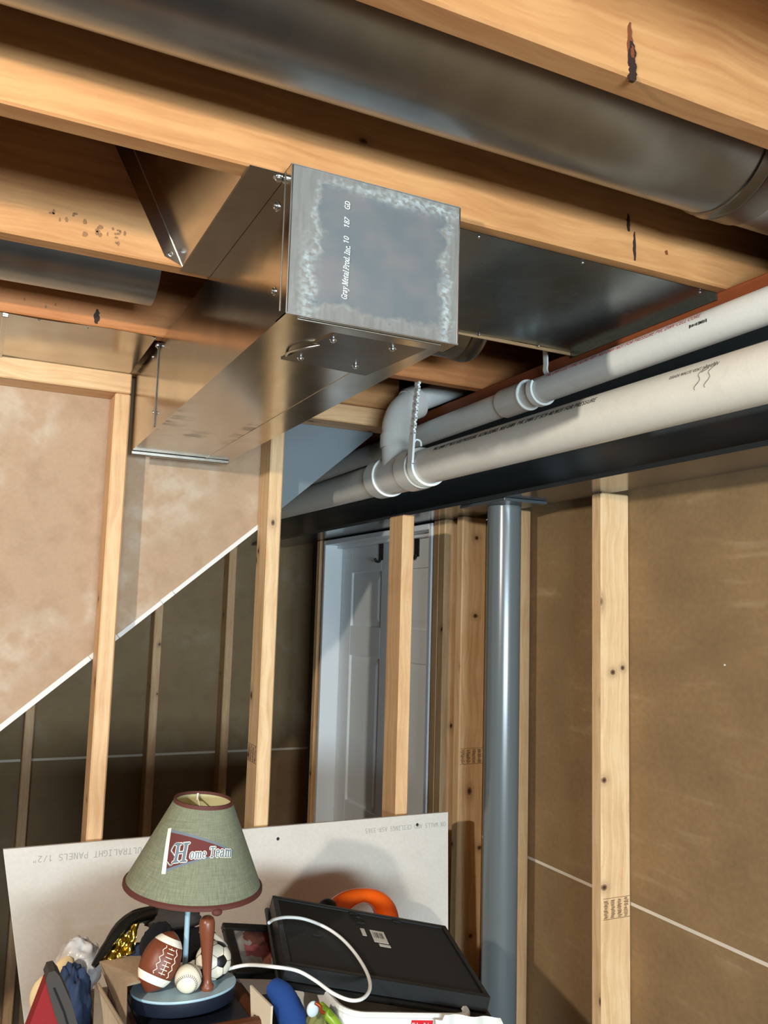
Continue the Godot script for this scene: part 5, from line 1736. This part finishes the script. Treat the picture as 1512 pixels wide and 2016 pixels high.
func build_toys() -> void:
	# white moulded toy tub with a red label
	var t := thing("toy_tub", "white plastic toy tub with a red label under the large black frame", "toy", V(0.708, -1.114, -1.575))
	t.rotation.z = deg_to_rad(-10.0)
	var st := begin()
	# rounded-rectangle shell, tapering down, with a rolled rim
	var ring := func(hx: float, hz: float, r: float, y: float) -> Array:
		var out := []
		for q in 4:
			var cx: float = (hx - r) * (1 if q in [0, 3] else -1)
			var cz: float = (hz - r) * (1 if q in [0, 1] else -1)
			for k in 7:
				var a := PI / 2 * q + PI / 2 * k / 6.0
				out.append(Vector3(cx + cos(a) * r, y, cz + sin(a) * r))
		return out
	var lv := [[0.11, 0.115, 0.03, 0.002], [0.134, 0.135, 0.035, 0.408], [0.1365, 0.1370, 0.038, 0.410], [0.1365, 0.1370, 0.04, 0.414], [0.134, 0.134, 0.038, 0.417], [0.128, 0.128, 0.036, 0.416], [0.122, 0.122, 0.035, 0.395], [0.105, 0.108, 0.03, 0.012]]
	for k in lv.size() - 1:
		var a: Array = ring.call(lv[k][0], lv[k][1], lv[k][2], lv[k][3])
		var b: Array = ring.call(lv[k + 1][0], lv[k + 1][1], lv[k + 1][2], lv[k + 1][3])
		var inward: bool = k >= 5
		for i in a.size():
			var j := (i + 1) % a.size()
			var q := [a[i], a[j], b[j], b[i]]
			var n: Vector3 = (q[1] - q[0]).cross(q[3] - q[0]).normalized()
			var mid: Vector3 = (q[0] + q[2]) / 2
			var out := Vector3(mid.x, 0, mid.z)
			if k in [3, 4]: n = n if n.y > 0 else -n
			elif (n.dot(out) < 0.0) != inward: n = -n
			quad(st, q, n, [Vector2.ZERO, Vector2.ZERO, Vector2.ZERO, Vector2.ZERO])
	obj("tub", st.commit(), M.white_plastic, t)
	var lb := obj("label", box_mesh(Vector3(-0.002, 0.385, 0.1325), Vector3(0.042, 0.4055, 0.1358), 0.0003), M.label_red, t)
	var tx := text_mesh("Fisher-Price", 0.0095, "Droid Serif", true, 0.0004)
	var o := obj("lettering", tx, M.white_plastic, lb)
	o.transform = Transform3D(Basis().scaled_local(Vector3(0.52, 1, 1)), Vector3(0.020, 0.3960, 0.1360))
	# rumpled white bag standing out of the tub
	tag(obj("plastic_sheet", sheet(func(u: float, v: float) -> Vector3:
		return Vector3(-0.01 + 0.135 * u, lerpf(-0.065 + 0.03 * u, 0.002 - 0.030 * u - (0.010 if u < 0.12 else 0.0), v), 0.012 * (1.0 - v) + 0.004 * sin(u * 14.0)), 24, 6, 0.002), M.white_plastic, null, V(0.828, -0.707, -1.428)), "crumpled white plastic sheet edge in front of the large black frame", "plastic sheet")
	# olive and green pieces at the left of the tub
	var g := begin()
	tube(g, spline([V(0.618, -0.684, -1.485), V(0.627, -0.692, -1.465), V(0.640, -0.712, -1.447), V(0.655, -0.77, -1.43)], 8), 0.009, 16)
	tag(obj("green_tube", g.commit(), M.green_plastic), "yellow-green plastic tube left of the white tub", "toy")
	tag(obj("olive_cloth", blob(Vector3.ZERO, Vector3(0.024, 0.05, 0.022), 0.15, 33), M.olive_cloth, null, V(0.608, -0.732, -1.475)), "olive green cloth toy between blue sleeve and white tub", "toy")
	var cl := thing("toy_charm", "small clear plastic disc with a copper link left of the white tub", "toy", V(0.589, -0.668, -1.446))
	obj("disc", blob(Vector3.ZERO, Vector3(0.011, 0.013, 0.006), 0.0), M.clear_plastic, cl)
	var ln := begin()
	tube(ln, spline([Vector3(0.002, 0.012, 0.006), Vector3(0.010, 0.006, 0.008), Vector3(0.012, -0.002, 0.008), Vector3(0.018, -0.006, 0.008)], 6), 0.0032, 8)
	obj("link", ln.commit(), M.copper, cl)

func build_left_pile() -> void:
	# clothes and foil behind the football
	tag(obj("gold_foil", sheet(func(u: float, v: float) -> Vector3:
		return Vector3(0.278 + 0.062 * u + 0.010 * v, EYE - 0.650 + 0.012 * u + 0.050 * v * (0.15 + 0.85 * u) + 0.003 * sin(u * 17.0) * sin(v * 9.0), -1.722 - 0.02 * v + 0.005 * sin(u * 23.0 + v * 5.0) * sin(v * 7.0)), 24, 12, 0.0015), M.gold_foil), "crinkled gold foil wrapper left of the football", "wrapping")
	var rim := begin()
	tube(rim, spline([V(0.268, -0.652, -1.722), V(0.288, -0.632, -1.735), V(0.312, -0.607, -1.75), V(0.345, -0.592, -1.77), V(0.385, -0.594, -1.79)], 10), [0.005, 0.0055, 0.006, 0.0065, 0.007, 0.0075, 0.008, 0.0085, 0.009, 0.0095, 0.010, 0.010, 0.010, 0.010, 0.010, 0.0105, 0.011, 0.0115, 0.012, 0.0125, 0.013, 0.0135, 0.014, 0.014, 0.014, 0.014, 0.014, 0.014, 0.014, 0.014, 0.014, 0.014, 0.014, 0.014, 0.014, 0.014, 0.014, 0.014, 0.013, 0.012, 0.010], 14)
	tag(obj("foil_edge", rim.commit(), M.dark_foil), "rolled dark metallic edge of wrapping above the gold foil", "wrapping")
	tag(obj("navy_knit", blob(Vector3.ZERO, Vector3(0.028, 0.036, 0.025), 0.15, 44, Transform3D(Basis(Vector3.BACK, -0.5), Vector3.ZERO)), M.navy_cloth, null, V(0.378, -0.622, -1.715)), "dark navy knitted cloth behind the football", "cloth")
	tag(obj("grey_garment", blob(Vector3.ZERO, Vector3(0.060, 0.022, 0.03), 0.12, 45, Transform3D(Basis(Vector3.BACK, -0.12), Vector3.ZERO)), M.grey_cloth, null, V(0.424, -0.612, -1.80)), "grey-brown cloth draped behind the lamp pole", "cloth")
	tag(obj("black_garment", blob(Vector3.ZERO, Vector3(0.062, 0.030, 0.03), 0.15, 51), M.black_cloth, null, V(0.452, -0.656, -1.775)), "black cloth bundle behind the bat", "cloth")
	tag(obj("black_strap", box_mesh(Vector3(-0.014, -0.005, -0.006), Vector3(0.014, 0.005, 0.006), 0.002), M.black_cloth, null, V(0.394, -0.592, -1.83)), "short black strap end poking up behind the grey cloth", "strap")
	get_child(get_child_count() - 1).rotation = Vector3(0.0, 0.2, 0.75)
	for s in [0, 1, 2]:
		var wst := begin()
		var dy: float = -0.014 * s
		tube(wst, spline([V(0.472 - 0.004 * s, -0.628 + dy, -1.762), V(0.500, -0.640 + dy, -1.755), V(0.522, -0.662 + dy, -1.745), V(0.534, -0.70 + dy, -1.735)], 8), 0.0052, 8)
		tag(obj("striped_band", wst.commit(), M.white_cloth if s != 1 else M.grey_cloth), ["white cloth band right of the bat, uppermost of three", "grey cloth band right of the bat, between two white bands", "white cloth band right of the bat, lowest of three"][s], "cloth band", "striped cloth bands behind the soccer ball")
	# blue jeans behind the box flap
	tag(obj("blue_jeans", blob(Vector3.ZERO, Vector3(0.036, 0.10, 0.05), 0.22, 71, Transform3D.IDENTITY, 2.5, 36, 24), M.denim, null, V(0.228, -0.735, -1.69)), "crumpled blue denim cloth left of the cardboard box", "cloth")
	tag(obj("denim_scrap", blob(Vector3.ZERO, Vector3(0.03, 0.012, 0.018), 0.15, 72), M.denim, null, V(0.355, -0.642, -1.742)), "blue cloth scrap between gold foil and football", "cloth")
	# translucent bag with a plush toy
	tag(obj("plastic_bag", blob(Vector3.ZERO, Vector3(0.044, 0.050, 0.04), 0.22, 81, Transform3D.IDENTITY, 1.8, 44, 30), M.bag, null, V(0.252, -0.682, -1.81)), "shiny crumpled white plastic bag left of the gold foil", "plastic bag")
	var pl := thing("plush_toy", "cream plush toy with two round ears by the white plastic bag", "plush toy", V(0.195, -0.735, -1.75))
	var e1 := Transform3D(Basis(Vector3.BACK, -0.55), Vector3(0.024, 0.076, 0.006))
	obj("ear", blob(Vector3.ZERO, Vector3(0.018, 0.024, 0.014), 0.05, 91, e1), M.plush, pl)
	var e2 := Transform3D(Basis(Vector3.BACK, -0.25), Vector3(-0.014, 0.048, 0.026))
	obj("ear", blob(Vector3.ZERO, Vector3(0.018, 0.030, 0.016), 0.05, 92, e2), M.plush, pl)
	obj("head", blob(Vector3.ZERO, Vector3(0.036, 0.055, 0.03), 0.04, 93, Transform3D(Basis(), Vector3(0.012, 0.005, -0.02))), M.plush, pl)
	# red bag with grey webbing along its edges, peaked
	var rb := thing("red_bag", "red fabric bag corner with dark grey webbing edge at lower left", "bag", V(0.165, -0.85, -1.515))
	var st := begin()
	extrude(st, PackedVector2Array([Vector2(-0.085, 0.0), Vector2(0.080, 0.0), Vector2(0.033, 0.195), Vector2(0.006, 0.262), Vector2(0.0, 0.262)]), -0.035, 0.0)
	obj("panel", st.commit(), M.red_cloth, rb)
	st = begin()
	# folded webbing: flat band with its own thickness, down the right side from the peak
	extrude(st, PackedVector2Array([Vector2(-0.001, 0.268), Vector2(0.003, 0.279), Vector2(0.012, 0.280), Vector2(0.020, 0.270), Vector2(0.040, 0.228), Vector2(0.061, 0.165), Vector2(0.098, 0.0), Vector2(0.072, 0.0), Vector2(0.035, 0.165), Vector2(0.016, 0.215), Vector2(0.004, 0.250)]), -0.038, 0.006)
	obj("webbing", st.commit(), M.grey_webbing, rb)
	st = begin()
	tube(st, [Vector3(0.012, 0.255, 0.007), Vector3(0.030, 0.215, 0.007), Vector3(0.050, 0.155, 0.007), Vector3(0.086, 0.0, 0.007)], 0.0016, 6)
	obj("stitching", st.commit(), M.black_cloth, rb)
